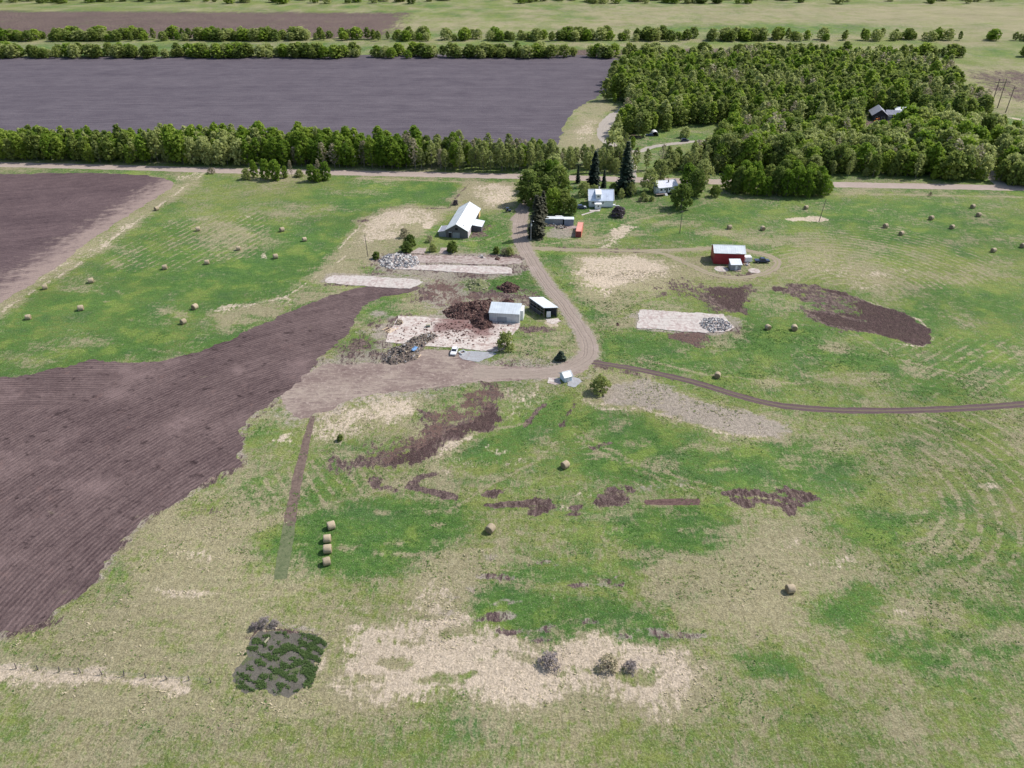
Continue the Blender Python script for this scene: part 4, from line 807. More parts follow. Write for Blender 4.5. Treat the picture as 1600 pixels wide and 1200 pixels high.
# ---- white two-storey farmhouse
t = thing('farmhouse', 'white farmhouse with pale blue metal roof, front dormer and small porch', 'house', (35.3,341.9,0), R(-1.2))
m_hroof = ribbed('pale_blue_roof', (.62,.69,.82), 'x', .8, (.5,.54,.62), .3, .5)
rf = gable(t, 10.9, 8.6, 3.3, 6.9, m_siding, m_hroof, .35, .14, m_trim, 'x')
dm = MB(); dm.box(2.95,5.35,.35,3.6,3.2,5.9); dm.build('dormer', m_siding, t)
dm = MB(); dm.add([(2.75,.05,5.9),(5.55,.05,5.9),(5.55,4.2,7.05),(2.75,4.2,7.05),(2.75,.05,6.03),(5.55,.05,6.03),(5.55,4.2,7.18),(2.75,4.2,7.18)],[(3,2,1,0),(4,5,6,7),(0,1,5,4),(1,2,6,5),(2,3,7,6),(3,0,4,7)]); dm.build('dormer_roof', m_trim, t)
window(t,4.15,.35,4.55,1.0,.7,mull=1); window(t,1.75,0,1.7,1.1,.85,mull=1); window(t,6.3,0,1.8,.5,.8); window(t,10.9,3.5,1.5,1.2,1.1,'+x'); window(t,10.9,4.3,4.4,.9,.9,'+x')
part(t,'porch',m_siding,2.6,5.3,-2.7,-.01,0,2.3); pr = MB(); pr.box(2.35,5.55,-3.0,.02,2.3,2.46); pr.build('porch_roof', m_trim, t)
window(t,4.0,-2.7,1.0,.5,.8); part(t,'foundation',m_grey,-.04,10.94,-.04,8.64,0,.35)
ch = MB(); ch.box(4.4,5.0,4.6,5.2,6.4,8.0); ch.build('chimney', m_block, t)
for xx in (1.4,8.2):
    v = MB(); v.tube([(xx,1.5,4.4),(xx,1.5,4.95)],.1,6); v.build('vent_pipe', m_metal, t)
part(t,'side_steps',m_trim,10.95,12.3,2.0,3.1,0,.5); part(t,'side_walk',m_trim,12.31,14.2,2.0,2.5,0,.18)
rail = MB()
for k in range(4): rail.tube([(11.1+.4*k,2.0,.5),(11.1+.4*k,2.0,1.4)],.035,4)
rail.tube([(11.1,2.0,1.4),(12.3,2.0,1.4)],.035,4); rail.build('railing', m_trim, t)

# ---- small white bungalow behind the round tree
t = thing('bungalow', 'small white bungalow with grey roof half hidden by a round tree', 'house', (70.0,359.2,0), R(16))
m_h2roof = ribbed('grey_white_roof', (.66,.67,.74), 'x', 1.1, (.5,.5,.55), .3, .7)
gable(t, 9.5, 7.2, 3.6, 5.6, m_siding, m_h2roof, .4, .14, m_trim, 'x')
for xx, ww in ((1.3,1.0),(3.2,.7),(5.6,.7)): window(t,xx,0,2.0,ww,.9)
part(t,'foundation',m_dark,-.03,9.53,-.03,7.2,0,.9); part(t,'deck',m_weather,-1.9,2.6,-2.2,-.04,.85,.98)  # near-black foundation colour paints the shade of the crawlspace
st = MB()
for k in range(4): st.box(2.7,4.0,-.5-.4*(k+1),-.5-.4*k,0,.9-.22*k)
st.build('steps', m_trim, t); part(t,'door',m_glass,3.9,4.6,-.06,-.003,1.0,3.0)
ch = MB(); ch.box(5.6,6.0,2.2,2.6,4.4,6.3); ch.build('chimney', m_weather, t)
part(t,'entry',m_siding,-.8,-.02,.8,3.8,0,3.1); part(t,'entry_roof',m_trim,-1.0,-.02,.6,4.0,3.1,3.24)

# ---- red barn
t = thing('red_barn', 'dark red barn with a pale metal roof beside a ring track', 'barn', (77.9,276.6,0), R(-5))
gable(t, 11.3, 8.2, 4.5, 6.1, m_redwall, m_galvroof, .3, .12, m_trim, 'x')
part(t,'roof_patch',m_trim,8.0,9.6,-.28,.7,4.66,4.72,M=Matrix.Translation((0,0,0)))
part(t,'door',m_redwall,1.2,3.0,-.08,-.01,0,2.3); part(t,'corner_trim',m_redwall,-.05,.02,-.06,8.26,0,4.4)
t = thing('garden_shed', 'little white shed, shaded grey in its wall colour, with a white sloping roof in front of the red barn', 'shed', (83.0,270.4,0), R(0))
w = MB(); w.add([(0,0,0),(4.0,0,0),(4.0,0,2.25),(0,0,2.25),(0,3.4,0),(4.0,3.4,0),(4.0,3.4,3.0),(0,3.4,3.0)],[(0,1,2,3),(4,7,6,5),(0,4,5,1),(0,3,7,4),(1,5,6,2),(2,6,7,3)]); w.build('wall', m_grey, t)  # white shed: shade on its front is put into the grey wall colour
w = MB(); w.add([(-.2,-.3,2.2),(4.2,-.3,2.2),(4.2,3.6,3.08),(-.2,3.6,3.08),(-.2,-.3,2.32),(4.2,-.3,2.32),(4.2,3.6,3.2),(-.2,3.6,3.2)],[(3,2,1,0),(4,5,6,7),(0,1,5,4),(1,2,6,5),(2,3,7,6),(3,0,4,7)]); w.build('roof', m_whiteroof, t)
part(t,'door',m_trim,1.7,2.5,-.06,-.01,0,1.9); part(t,'step',mc_dirty,1.3,3.8,-1.2,-.08,0,.25); window(t,3.2,0,1.1,.5,.5)
t = thing('cargo_trailer', 'white enclosed cargo trailer against the right end of the red barn', 'trailer', (89.9,277.2,.0), R(2))
part(t,'body',m_trim,0,2.9,0,2.6,.45,2.4,bevel=.12); part(t,'door',m_siding,.3,2.6,-.05,-.003,.6,2.2)
def wheel(par, x, y, z, r, w, name='wheel'):
    k = MB(); k.tube([(x,y-w/2,z),(x,y+w/2,z)], r, 18); o = k.build(name, m_rubber, par)
    k = MB(); k.tube([(x,y-w/2-.012,z),(x,y+w/2+.012,z)], r*.58, 12); k.build('rim', m_metal, o); return o
for yy in (-.02,2.62): wheel(t,1.45,yy,.33,.33,.22)
k = MB(); k.tube([(2.9,1.3,.5),(4.0,1.3,.5)],.06,5); k.tube([(2.9,.5,.5),(3.9,1.3,.5)],.05,5); k.tube([(2.9,2.1,.5),(3.9,1.3,.5)],.05,5); k.build('drawbar', m_metal, t)

# ---- long grey shed (two units under white roofs)
t = thing('long_shed', 'long low blue-grey shed of two joined units with flat white roofs', 'shed', (13.8,318.9,0), R(-1))
part(t,'left_unit',m_grey,2.6,8.15,0,2.7,0,2.75); part(t,'left_unit_end',m_bluegrey,0,2.58,-.05,2.7,0,2.7); part(t,'right_unit',m_bluegrey,8.75,12.8,-.55,2.1,0,2.75)
part(t,'roof',m_whiteroof,-.15,8.5,-.25,2.95,2.76,2.92); part(t,'roof',m_whiteroof,8.52,13.0,-.8,2.3,2.77,2.94); part(t,'roof_hatch',m_trim,5.0,8.0,2.2,3.3,2.93,3.1)
part(t,'gap_shade',m_dark,8.16,8.74,.4,2.5,0,2.7); part(t,'end_wall',m_trim,12.81,12.9,-.5,2.0,0,2.7)  # near-black box paints the shade in the gap between the units
# ---- shipping container
m_cont = ribbed('faded_red_container', (.56,.175,.125), 'y', .55, (.40,.11,.09), .5, .55)
m_controof = ribbed('pale_red_container_roof', (.62,.28,.22), 'y', .55, (.48,.18,.14), .5, .6)  # roof red paler than the container sides
m_contend = ribbed('dark_red_container_doors', (.24,.03,.035), 'x', .6, (.13,.02,.03), .4, .5)
t = thing('shipping_container', 'faded orange-red shipping container lying end-on in the yard', 'container', (26.5,304.5,0), R(-9))
part(t,'body',m_cont,0,2.35,.05,11.2,.12,2.58); part(t,'roof_panel',m_controof,.02,2.33,.1,11.15,2.583,2.62)
part(t,'end_doors',m_contend,.05,2.3,-.02,.045,.15,2.52)
fr = MB()
for xx in (-.02,2.25): 
    for yy in (-.03,11.1): fr.box(xx,xx+.12,yy,yy+.12,0,2.64)
for yy in (-.03,11.1): fr.box(.1,2.25,yy,yy+.1,2.56,2.645); fr.box(.1,2.25,yy,yy+.1,0,.14)
for xx in (-.025,2.285): fr.box(xx,xx+.09,.09,11.1,2.57,2.647); fr.box(xx,xx+.09,.09,11.1,0,.15)
fr.build('corner_frame', m_cont, t)
lk = MB()
for xx in (.5,.95,1.4,1.85): lk.tube([(xx,-.06,.2),(xx,-.06,2.5)],.025,5)
lk.build('lock_bar', m_metal, t)

# ---- metal shed in the yard
t = thing('metal_shed', 'galvanised metal shed with one sloping roof at the edge of the stained yard floor', 'shed', (-7.6,228.2,0), R(-7.5))
w = MB(); W, L = 10.1, 6.2
w.add([(0,0,0),(W,0,0),(W,0,3.3),(0,0,3.3),(0,L,0),(W,L,0),(W,L,4.1),(0,L,4.1)],[(0,1,2,3),(4,7,6,5),(0,4,5,1),(0,3,7,4),(1,5,6,2),(2,6,7,3)]); w.build('wall', m_galv, t)
w = MB(); w.add([(-.15,-.25,3.28),(W+.1,-.25,3.28),(W+.1,L+.2,4.13),(-.15,L+.2,4.13),(-.15,-.25,3.38),(W+.1,-.25,3.38),(W+.1,L+.2,4.23),(-.15,L+.2,4.23)],[(3,2,1,0),(4,5,6,7),(0,1,5,4),(1,2,6,5),(2,3,7,6),(3,0,4,7)]); w.build('roof', m_galvroof, t)
part(t,'patch_panel',m_block,.1,2.5,-.04,-.003,.1,1.5); part(t,'sliding_door',m_grey,2.7,5.9,-.07,-.003,0,1.9); part(t,'end_panel',m_trim,W+.003,W+.08,.3,L,0,3.3)
wh = MB(); wh.box(W+.1,W+1.0,2.2,L+.2,0,3.5); wh.build('side_bin', m_trim, t)
# ---- open-sided shed
t = thing('open_shed', 'open-sided shed with flat white roof and dark timber frame by the lane', 'shed', (10.7,230.9,0), R(7))
Ls, Ws = 8.6, 4.5
sh = Matrix(((1,-.42,0,0),(0,1,0,0),(0,0,1,0),(0,0,0,1)))
def pt(x,y,z): return (x-.44*y, y*.93, z)
rf = MB(); P = [pt(-.3,-.4,3.75),pt(Ws+.2,-.4,3.6),pt(Ws+.2,Ls,3.75),pt(-.3,Ls,3.9)]
rf.add(P+[(x,y,z+.14) for x,y,z in P],[(3,2,1,0),(4,5,6,7),(0,1,5,4),(1,2,6,5),(2,3,7,6),(3,0,4,7)]); rf.build('roof', m_whiteroofy, t)
for k in range(5):
    for xx in (0, Ws):
        y0 = Ls*k/4-.1 if k else 0; p0 = pt(xx,y0,0); b = MB(); b.box(p0[0]-.1,p0[0]+.1,p0[1]-.1,p0[1]+.1,0,3.58); b.build('post', m_weather, t)
def wallq(a, b, z0, z1, mat, name, th=.06):
    q = MB(); ax, ay, _ = pt(*a, 0); bx_, by, _ = pt(*b, 0); d = Vector((bx_-ax, by-ay)).normalized(); n = Vector((-d.y, d.x))*th
    q.add([(ax,ay,z0),(bx_,by,z0),(bx_+n.x,by+n.y,z0),(ax+n.x,ay+n.y,z0),(ax,ay,z1),(bx_,by,z1),(bx_+n.x,by+n.y,z1),(ax+n.x,ay+n.y,z1)],[(3,2,1,0),(4,5,6,7),(0,1,5,4),(1,2,6,5),(2,3,7,6),(3,0,4,7)]); return q.build(name, mat, t)
m_darkwood = ribbed('dark_timber_wall', (.06,.06,.075), 'x', .3, (.03,.03,.035), .5, .85)
wallq((Ws-.1,.1),(Ws-.1,Ls-.2),0,3.55,m_darkwood,'side_wall'); wallq((.1,Ls-.3),(Ws-.2,Ls-.3),0,3.55,m_darkwood,'back_wall'); wallq((-.05,1.8),(-.05,Ls-.2),0,1.3,m_darkwood,'half_wall')
for zz in (1.4,2.5,3.3): wallq((-.1,.2),(-.1,Ls-.2),zz,zz+.12,m_oldwoodlt,'rail',.05)
wallq((.9,-.05),(2.3,-.05),.1,2.3,m_siding,'door_panel')
# ---- pump house
t = thing('pump_house', 'tiny pale blue pump house with a gable roof at the bend of the lane', 'shed', (15.3,189.5,0), R(26))
m_pump = ribbed('pale_blue_boards', (.55,.66,.74), 'x', .3, (.4,.45,.5), .3, .6)
gable(t, 2.4, 2.9, 1.7, 2.7, m_pump, m_galvroof, .2, .08, m_trim, 'x'); part(t,'door',m_trim,.8,1.6,-.05,-.01,0,1.5)
# ---- grey-roofed house in the far woods
t = thing('woodland_house', 'grey-roofed house standing in a clearing of the far woods', 'house', (231.5,509,0), R(-14))
gable(t, 9, 14, 3.4, 6.8, m_darkwood, m_shingle, .7, .18, None); window(t,2.4,0,.9,1.4,1.5); window(t,6.3,0,.9,1.8,1.5); 
t2 = MB(); t2.box(9.02,20,4.5,11.5,0,3.2); t2.build('wing', m_oldwood, t); 
t2 = MB(); t2.add([(8.6,4,3.2),(20.5,4,3.2),(20.5,12,3.2),(8.6,12,3.2),(8.6,8,5.4),(20.5,8,5.4)],[(0,1,5,4),(3,4,5,2),(1,2,5),(0,4,3),(0,3,2,1)]); t2.build('wing_roof', m_shingle, t)
part(t,'porch',m_grey,9.1,12,3.0,4.4,0,2.6)
t = thing('outbuilding', 'pale metal garage behind the woodland house', 'shed', (252,523,0), R(-10)); gable(t,9,8,3,4.6,m_siding,m_whiteroof,.3,.12,None,'x'); part(t,'garage_door',m_trim,1,4,-.06,-.01,0,2.4)
# ---- white arched shelter
x, y = G(1023.5,213); t = thing('arched_shelter', 'small white arched shelter on the far lawn edge', 'shelter', (x-2.2,y,0), 0)
a = MB(); n = 10; rad = 2.2
ring = lambda yy, r: [(2.2+r*math.cos(math.pi*k/n), yy, r*1.25*math.sin(math.pi*k/n)) for k in range(n+1)]
o1, i1, o2, i2 = ring(0,rad), ring(0,rad-.08), ring(5,rad), ring(5,rad-.08)
V = o1+i1+o2+i2; m = n+1; F = []
for k in range(n): F += [(k,k+1,2*m+k+1,2*m+k),(m+k,3*m+k,3*m+k+1,m+k+1),(k,m+k,m+k+1,k+1),(2*m+k,2*m+k+1,3*m+k+1,3*m+k)]
a.add(V,F); a.build('cover', m_trim, t); b = MB(); b.add([(.1,4.9,0),(4.3,4.9,0)]+[(2.2+2.05*math.cos(math.pi*k/n),4.9,2.5*math.sin(math.pi*k/n)) for k in range(n+1)],[tuple(range(2,n+3))]); b.build('back_panel', m_dark, t)
# ------------------------------------------------------------------ vehicles
def paint(name, col): return plain(name, col, .25, .1, .04, 2, .6)
def vehicle(name, label, cat, px, py, head, prof, cab, width, mat, wheels, r=.36, bed=None, hood=None, world=None):
    """prof: side outline of the lower body, cab: (x, z) outline of the glasshouse; x runs forward"""
    x, y = world or G(px, py); t = thing(name, label, cat, (x, y, 0), head); hw = width/2
    def loft(out, ws, nm, mt):
        mb = MB(); n = len(out); V = []
        for sgn in (-1, 1):
            for (a, z), w in zip(out, ws): V.append((a, sgn*w, z))
        F = [tuple(range(n)), tuple(range(2*n-1, n-1, -1))]+[(i, n+i, n+(i+1) % n, (i+1) % n) for i in range(n)]
        mb.add(V, F); return mb.build(nm, mt, t, bevel=.05)
    loft(prof, [hw if z < .95 else hw*.95 for _, z in prof], 'body', mat)
    zr = max(z for _, z in cab); g = loft(cab, [hw*.93 if z < zr-.1 else hw*.78 for _, z in cab], 'window', m_glass)
    xs = [a for a, z in cab if z >= zr-.1]; mb = MB(); mb.box(min(xs)+.02, max(xs)-.02, -hw*.8, hw*.8, zr-.02, zr+.04); mb.build('roof', mat, t, bevel=.03)
    lo = min(z for _, z in cab); xa = sorted(a for a, z in cab if z < lo+.05)
    for sgn in (-1, 1):
        pl = MB(); pl.tube([(xa[-1]-.03, sgn*hw*.92, lo),(max(xs), sgn*hw*.79, zr)], .05, 5); pl.build('pillar', mat, t); pl = MB(); pl.tube([(xa[0]+.03, sgn*hw*.92, lo),(min(xs), sgn*hw*.79, zr)], .06, 5); pl.build('pillar', mat, t); pl = MB(); pl.tube([(sum(xs)/len(xs), sgn*hw*.945, lo),(sum(xs)/len(xs), sgn*hw*.80, zr)], .05, 5); pl.build('pillar', mat, t)
    for wx in wheels:
        for sgn in (-1, 1): wheel(t, wx, sgn*(hw-.08), r, r, .22)
    fx = max(a for a, _ in prof); bxm = min(a for a, _ in prof)
    for sgn in (-1, 1):
        k = MB(); k.box(fx-.1, fx+.03, sgn*hw*.72-.18, sgn*hw*.72+.18, .62, .78); k.build('headlight', m_trim, t)
        k = MB(); k.box(bxm-.03, bxm+.1, sgn*hw*.78-.12, sgn*hw*.78+.12, .68, .9); k.build('tail_light', m_tail, t)
    if bed:
        k = MB(); k.box(bed[0], bed[1], -hw*.8, hw*.8, .93, 1.02); k.build('load_bed', m_rubber, t)
    return t
m_tail = plain('tail_light_red', (.45,.02,.02), .3)
m_white = paint('white_car_paint', (.80,.81,.82)); m_navy = paint('dark_blue_paint', (.05,.075,.16)); m_black = paint('black_paint', (.028,.042,.095)); m_silver = paint('silver_paint', (.5,.52,.55)); m_orange = paint('orange_paint', (.75,.20,.04))
SED = [(-2.25,.3),(-2.3,.75),(-2.15,.98),(-1.5,1.02),(.9,1.0),(1.9,.88),(2.25,.7),(2.25,.3)]; SEDC = [(-1.75,1.0),(-1.05,1.42),(.25,1.44),(1.0,1.0)]
SUV = [(-2.3,.4),(-2.35,1.0),(-2.25,1.15),(1.0,1.12),(2.1,1.0),(2.35,.8),(2.35,.4)]; SUVC = [(-2.2,1.12),(-2.0,1.75),(.3,1.78),(1.1,1.12)]
PIC = [(-2.8,.5),(-2.85,1.15),(-.95,1.18),(-.9,1.22),(1.4,1.2),(2.7,1.1),(2.85,.9),(2.85,.5)]; PICC = [(-.95,1.2),(-.75,1.85),(.75,1.88),(1.4,1.2)]
vehicle('parked_car', 'white saloon car parked on the dirt beside the yard floor', 'car', 710, 551, R(-97), SED, SEDC, 1.8, m_white, (-1.35,1.4), .33)
vehicle('parked_suv', 'dark blue sport utility car with pale bonnet beside the white farmhouse', 'car', 908, 326, R(2), SUV, SUVC, 1.9, m_navy, (-1.4,1.45), .38)
part(bpy.data.objects['parked_suv'], 'bonnet', m_silver, 1.2, 2.2, -.8, .8, 1.03, 1.12)
vehicle('pickup_truck', 'black pickup truck parked behind the white cargo trailer', 'truck', 0, 0, R(0), PIC, PICC, 2.0, m_black, (-1.75,1.8), .42, bed=(-2.7,-1.05), world=(97.0,278.0))
vehicle('parked_car', 'silver car at the top of the curved gravel driveway', 'car', 971, 174, R(5), SUV, SUVC, 1.9, m_silver, (-1.4,1.45), .38)
vehicle('parked_car', 'black car under the trees at the end of the far pale drive', 'car', 1070, 221, R(10), SUV, SUVC, 1.9, m_black, (-1.4,1.45), .38)
vehicle('parked_car', 'dark blue car next to the white arched shelter', 'car', 1015, 212.5, R(170), SED, SEDC, 1.8, m_navy, (-1.35,1.4), .33)
x, y = G(1368,192); t = thing('mini_digger', 'small orange digger in front of the woodland house', 'digger', (x,y,0), R(30))
part(t,'body',m_orange,-1.1,1.0,-.8,.8,.7,1.5,bevel=.08); part(t,'cab',m_glass,-.5,.6,-.6,.1,1.5,2.6,bevel=.06); part(t,'canopy',m_orange,-.6,.7,-.7,.2,2.6,2.7)
for yy in (-.95,.55): part(t,'crawler_track',m_rubber,-1.3,1.3,yy,yy+.4,0,.6,bevel=.15)
k = MB(); k.tube([(1.0,0,1.3),(2.4,0,3.0)],.16,6); k.tube([(2.4,0,3.0),(3.3,0,1.2)],.13,6); k.build('boom', m_orange, t); part(t,'bucket',m_metal,3.0,3.6,-.4,.4,.5,1.1,bevel=.05)
# small black utility vehicle near the lane end
x, y = G(794,331); t = thing('garden_tractor', 'small black ride-on mower in the grass behind the white-roofed barn', 'tractor', (x,y,0), R(15))
part(t,'body',m_black,-.9,1.3,-.45,.45,.4,.95,bevel=.1); part(t,'seat',m_rubber,-.6,0,-.3,.3,.95,1.4,bevel=.06); part(t,'canopy',m_black,-1.0,.3,-.6,.6,1.9,2.0)
k = MB(); 
for xx, yy in ((-.9,-.5),(-.9,.5),(.2,-.5),(.2,.5)): k.tube([(xx,yy,.9),(xx,yy,1.95)],.04,5)
k.build('canopy_frame', m_metal, t)
for xx, rr in ((-.6,.5),(1.0,.3)):
    for yy in (-.55,.55): wheel(t,xx,yy,rr,rr,.25)

# ------------------------------------------------------------------ round hay bales
s = NT('hay_bale_net_wrap', .95, .05); o = s.P(True); xx, yy, zz = s.sep(o)[:3]
n = s.noise(7, 5, .7, vec=s.scalev(o, 3, 1, 1)); b = s.m('SINE', s.m('MULTIPLY', xx, 26)); rnd = s.n.new('ShaderNodeObjectInfo').outputs['Random']
c = s.mix(s.step(n, .3, .7), (.26,.20,.135), (.50,.42,.30)); c = s.mix(s.m('MULTIPLY', s.step(b, .4, 1), .25), c, (.62,.55,.43)); c = s.val(c, s.step(rnd, 0, 1, .85, 1.12, False)); s.col(c); s.bump(n, .06, .9); m_bale = s.mat
s = NT('hay_bale_end', .95, .05); o = s.P(True); q = s.n.new('ShaderNodeVectorMath'); q.operation = 'LENGTH'; s.L.new(s.scalev(o,0,1,1), q.inputs[0])
n = s.noise(5, 5, .7, vec=o); rg = s.m('SINE', s.m('ADD', s.m('MULTIPLY', q.outputs['Value'], 42), s.m('MULTIPLY', n, 6)))
c = s.mix(s.step(rg, -1, 1), (.22,.16,.10), (.44,.35,.23)); c = s.val(c, s.step(n, .3, .7, .8, 1.2)); s.col(c); s.bump(rg, .04, .8); m_baleend = s.mat
def bale_mesh(seed):
    r = random.Random(seed); n = 28; Rr = .93; hl = .80; V = []; F = []; MI = []
    secs = [(-hl,.78),(-hl+.03,.90),(-hl+.12,.985),(-hl*.4,1.0),(0,1.01),(hl*.4,1.0),(hl-.12,.985),(hl-.03,.90),(hl,.78)]
    ir = [1+r.uniform(-.018,.018) for _ in range(n)]
    for x, k in secs:
        for j in range(n):
            a = 2*math.pi*j/n; rr = Rr*k*ir[j]*(1+r.uniform(-.006,.006)); z = rr*math.sin(a); 
            if z < -Rr*.86: z = -Rr*.86-(z+Rr*.86)*-.15
            V.append((x+r.uniform(-.01,.01), rr*math.cos(a), z))
    for i in range(len(secs)-1):
        for j in range(n): F.append((i*n+j, i*n+(j+1) % n, (i+1)*n+(j+1) % n, (i+1)*n+j)); MI.append(1 if i in (0,7) else 0)
    for base, xx, fl in ((0, -hl-.01, True), ((len(secs)-1)*n, hl+.01, False)):
        ci = len(V); V.append((xx,0,0))
        for j in range(n):
            a_, b_ = base+j, base+(j+1) % n; F.append((ci,b_,a_) if fl else (ci,a_,b_)); MI.append(1)
    me = bpy.data.meshes.new('hay_bale'); me.from_pydata(V, [], F); me.materials.append(m_bale); me.materials.append(m_baleend)
    me.polygons.foreach_set('material_index', MI); me.polygons.foreach_set('use_smooth', [True]*len(F)); me.update(); return me
BM = [bale_mesh(i) for i in range(4)]
GL = 'hay bales scattered over the left meadow'; GR_ = 'hay bales scattered over the right field'; GF = 'hay bales in the foreground'; GRow = 'hay bales in the short row'
BALES = [
 (245,330,60,GL,'bale on the pale edge of the upper left ploughed field'),
 (310,362,20,GL,'bale among the straw streaks high in the left meadow'),
 (373,392,15,GL,'bale below the straw-streaked patch, above the dark green hollow'),
 (441,363,40,GL,'meadow bale nearest the stubble left of the barn'),
 (476,378,30,GL,'rightmost meadow bale, beside the stubble corner'),
 (431,405,25,GL,'bale with a dry brown patch behind it'),
 (324,414,10,GL,'bale in the middle of the dark green hollow'),
 (258,422,15,GL,'bale just left of the dark green hollow'),
 (143,443,20,GL,'bale beside a thin straw streak near the lower left field edge'),
 (71,453,30,GL,'bale close to the pale field edge at far left'),
 (127,486,20,GL,'bale in dark green grass between two others low in the meadow'),
 (45,500,15,GL,'lowest bale at the far left of the meadow'),
 (305,484,65,GL,'upper of the two bales close to the big ploughed field'),
 (287,507,60,GL,'lower of the two bales close to the big ploughed field'),
 (1139.5,359,10,GR_,'bale behind the red barn, straight above its roof'),
 (1191.5,361,100,GR_,'bale showing its round end behind the pickup'),
 (1259,328,30,GR_,'bale between the rounded tree clump and the leaning pole'),
 (1383,357,30,GR_,'leftmost bale of the right field, next to the two-bale pair'),
 (1408,368.5,25,GR_,'bale lower right of the leftmost one in the right field'),
 (1454.5,344.5,30,GR_,'bale with loose straw round it in the middle of the right field'),
 (1487,358.5,30,GR_,'bale with a straw trail to its right in the right field'),
 (1519.5,326.5,20,GR_,'topmost bale of the right field, nearest the gravel road'),
 (1528.5,339.5,20,GR_,'second bale down from the road in the right field'),
 (1551.5,395,15,GR_,'lowest bale of the right field'),
 (1597.5,388,20,GR_,'bale at the right edge of the photo'),
 (1199.5,516,110,GR_,'left one of two bales below the elongated dark scrape'),
 (1240.5,517,80,GR_,'right one of two bales below the elongated dark scrape'),
 (1120.5,591,70,GF,'lone bale just above the rutted track'),
 (883,733,40,GF,'lone bale in the grass south of the pump house'),
 (518,828,25,GRow,'top bale of the short row of four, turned slightly'),
 (512,848.5,8,GRow,'second bale of the short row of four'),
 (512.5,865,8,GRow,'third bale of the short row of four'),
 (511,884,20,GRow,'bottom bale of the short row of four'),
 (766.5,833,60,GF,'lone bale at the right end of the dark green patch'),
 (1234,927,8,GF,'lone bale nearest the camera on dry ground'),
]
def place_bales():
    for i, (px, py, a, g, lab) in enumerate(BALES):
        x, y = G(px, py-3.0 if py > 600 else py-1.5); o = bpy.data.objects.new('hay_bale', BM[i % 4]); C.objects.link(o)
        k = 1.0+.05*math.sin(i*2.7); o.location = (x, y, .79*k); o.rotation_euler = (0, 0, R(a)); o.scale = (k*1.05, k, k)
        tag(o, 'round straw-coloured hay '+lab, 'hay bale', g)
place_bales()

# ------------------------------------------------------------------ heaps
def heap(name, label, cat, pts, h, mats, nch, cs, seed, group=None, chunk_h=.3, ridge=1.6):
    """mound over a footprint (photo outline), covered with angular lumps"""
    W = [G(*p) for p in pts]; cx = sum(p[0] for p in W)/len(W); cy = sum(p[1] for p in W)/len(W); r = random.Random(seed); g = np.random.default_rng(seed)
    t = thing(name, label, cat, (cx, cy, 0), 0, group); L = [(a-cx, b-cy) for a, b in W]
    x0, x1 = min(a for a, _ in L)-.5, max(a for a, _ in L)+.5; y0, y1 = min(b for _, b in L)-.5, max(b for _, b in L)+.5
    st = .35; nx = int((x1-x0)/st)+2; ny = int((y1-y0)/st)+2
    xs = np.linspace(x0, x1, nx); ys = np.linspace(y0, y1, ny); XX, YY = np.meshgrid(xs, ys); X, Y = XX.ravel(), YY.ravel()
    d = sdf(X, Y, L)+vnoise(X+cx, Y+cy, 1.5, seed)*1.0; rad = max(.8, d.max()); z = h*np.clip(d/rad, 0, 1)**(1/ridge)
    z = z*(1+vnoise(X, Y, 1.3, seed+1)*1.0+vnoise(X, Y, .6, seed+2)*.5)+vnoise(X, Y, .5, seed+3)*.25*(z > .05); z = np.where(d <= 0.0, -.05, np.maximum(z, .01))
    V = [(float(a), float(b), float(c)) for a, b, c in zip(X, Y, z)]
    F = [(j*nx+i, j*nx+i+1, (j+1)*nx+i+1, (j+1)*nx+i) for j in range(ny-1) for i in range(nx-1) if max(z[j*nx+i], z[j*nx+i+1], z[(j+1)*nx+i], z[(j+1)*nx+i+1]) > 0]
    mb = MB(); mb.add(V, F); mb.build('mound', mats[0], t)
    ck = MB(); n = 0; tries = 0
    while n < nch and tries < nch*20:
        tries += 1; i = r.randrange(len(V))
        if d[i] < -.1 or (d[i] < .3 and r.random() > .35): continue
        n += 1; q = cs*r.uniform(.35, 1.25); M = Matrix.Translation((V[i][0]+r.uniform(-.2,.2), V[i][1]+r.uniform(-.2,.2), max(V[i][2], 0)+q*.15))@Matrix.Rotation(r.uniform(0,6.3),4,'Z')@Matrix.Rotation(r.uniform(-.7,.7),4,'X')@Matrix.Rotation(r.uniform(-.7,.7),4,'Y')
        a, b, c = q*r.uniform(.5,1.2), q*r.uniform(.4,1), q*r.uniform(.25,1)*chunk_h*2; jt = lambda: r.uniform(.75,1.1)
        ck.add([(-a*jt(),-b*jt(),-c),(a*jt(),-b*jt(),-c),(a*jt(),b*jt(),-c),(-a*jt(),b*jt(),-c),(-a*jt(),-b*jt(),c*jt()),(a*jt(),-b*jt(),c*jt()),(a*jt(),b*jt(),c*jt()),(-a*jt(),b*jt(),c*jt())],[(0,3,2,1),(4,5,6,7),(0,1,5,4),(1,2,6,5),(2,3,7,6),(3,0,4,7)], r.randrange(1, len(mats))-1, M)
    o = ck.build('lumps', mats[1:], t); tag(o, kind='stuff'); return t
def rough(name, a, b, sc=1.2):
    s = NT(name, .95, .1); n = s.noise(sc, 6, .75); s.col(s.val(s.mix(s.step(n, .38, .62), a, b), s.step(s.noise(4, 3, .7), .25, .75, .8, 1.2, False))); s.bump(n, .3, .9); return s.mat
m_rb0 = rough('rubble_fines', (.30,.25,.23), (.42,.36,.33)); m_rb1 = rough('broken_concrete_pale', (.55,.53,.50), (.70,.68,.66)); m_rb2 = rough('broken_concrete_grey', (.25,.25,.27), (.36,.36,.38)); m_rb3 = rough('broken_concrete_dark', (.12,.12,.13), (.2,.19,.2))
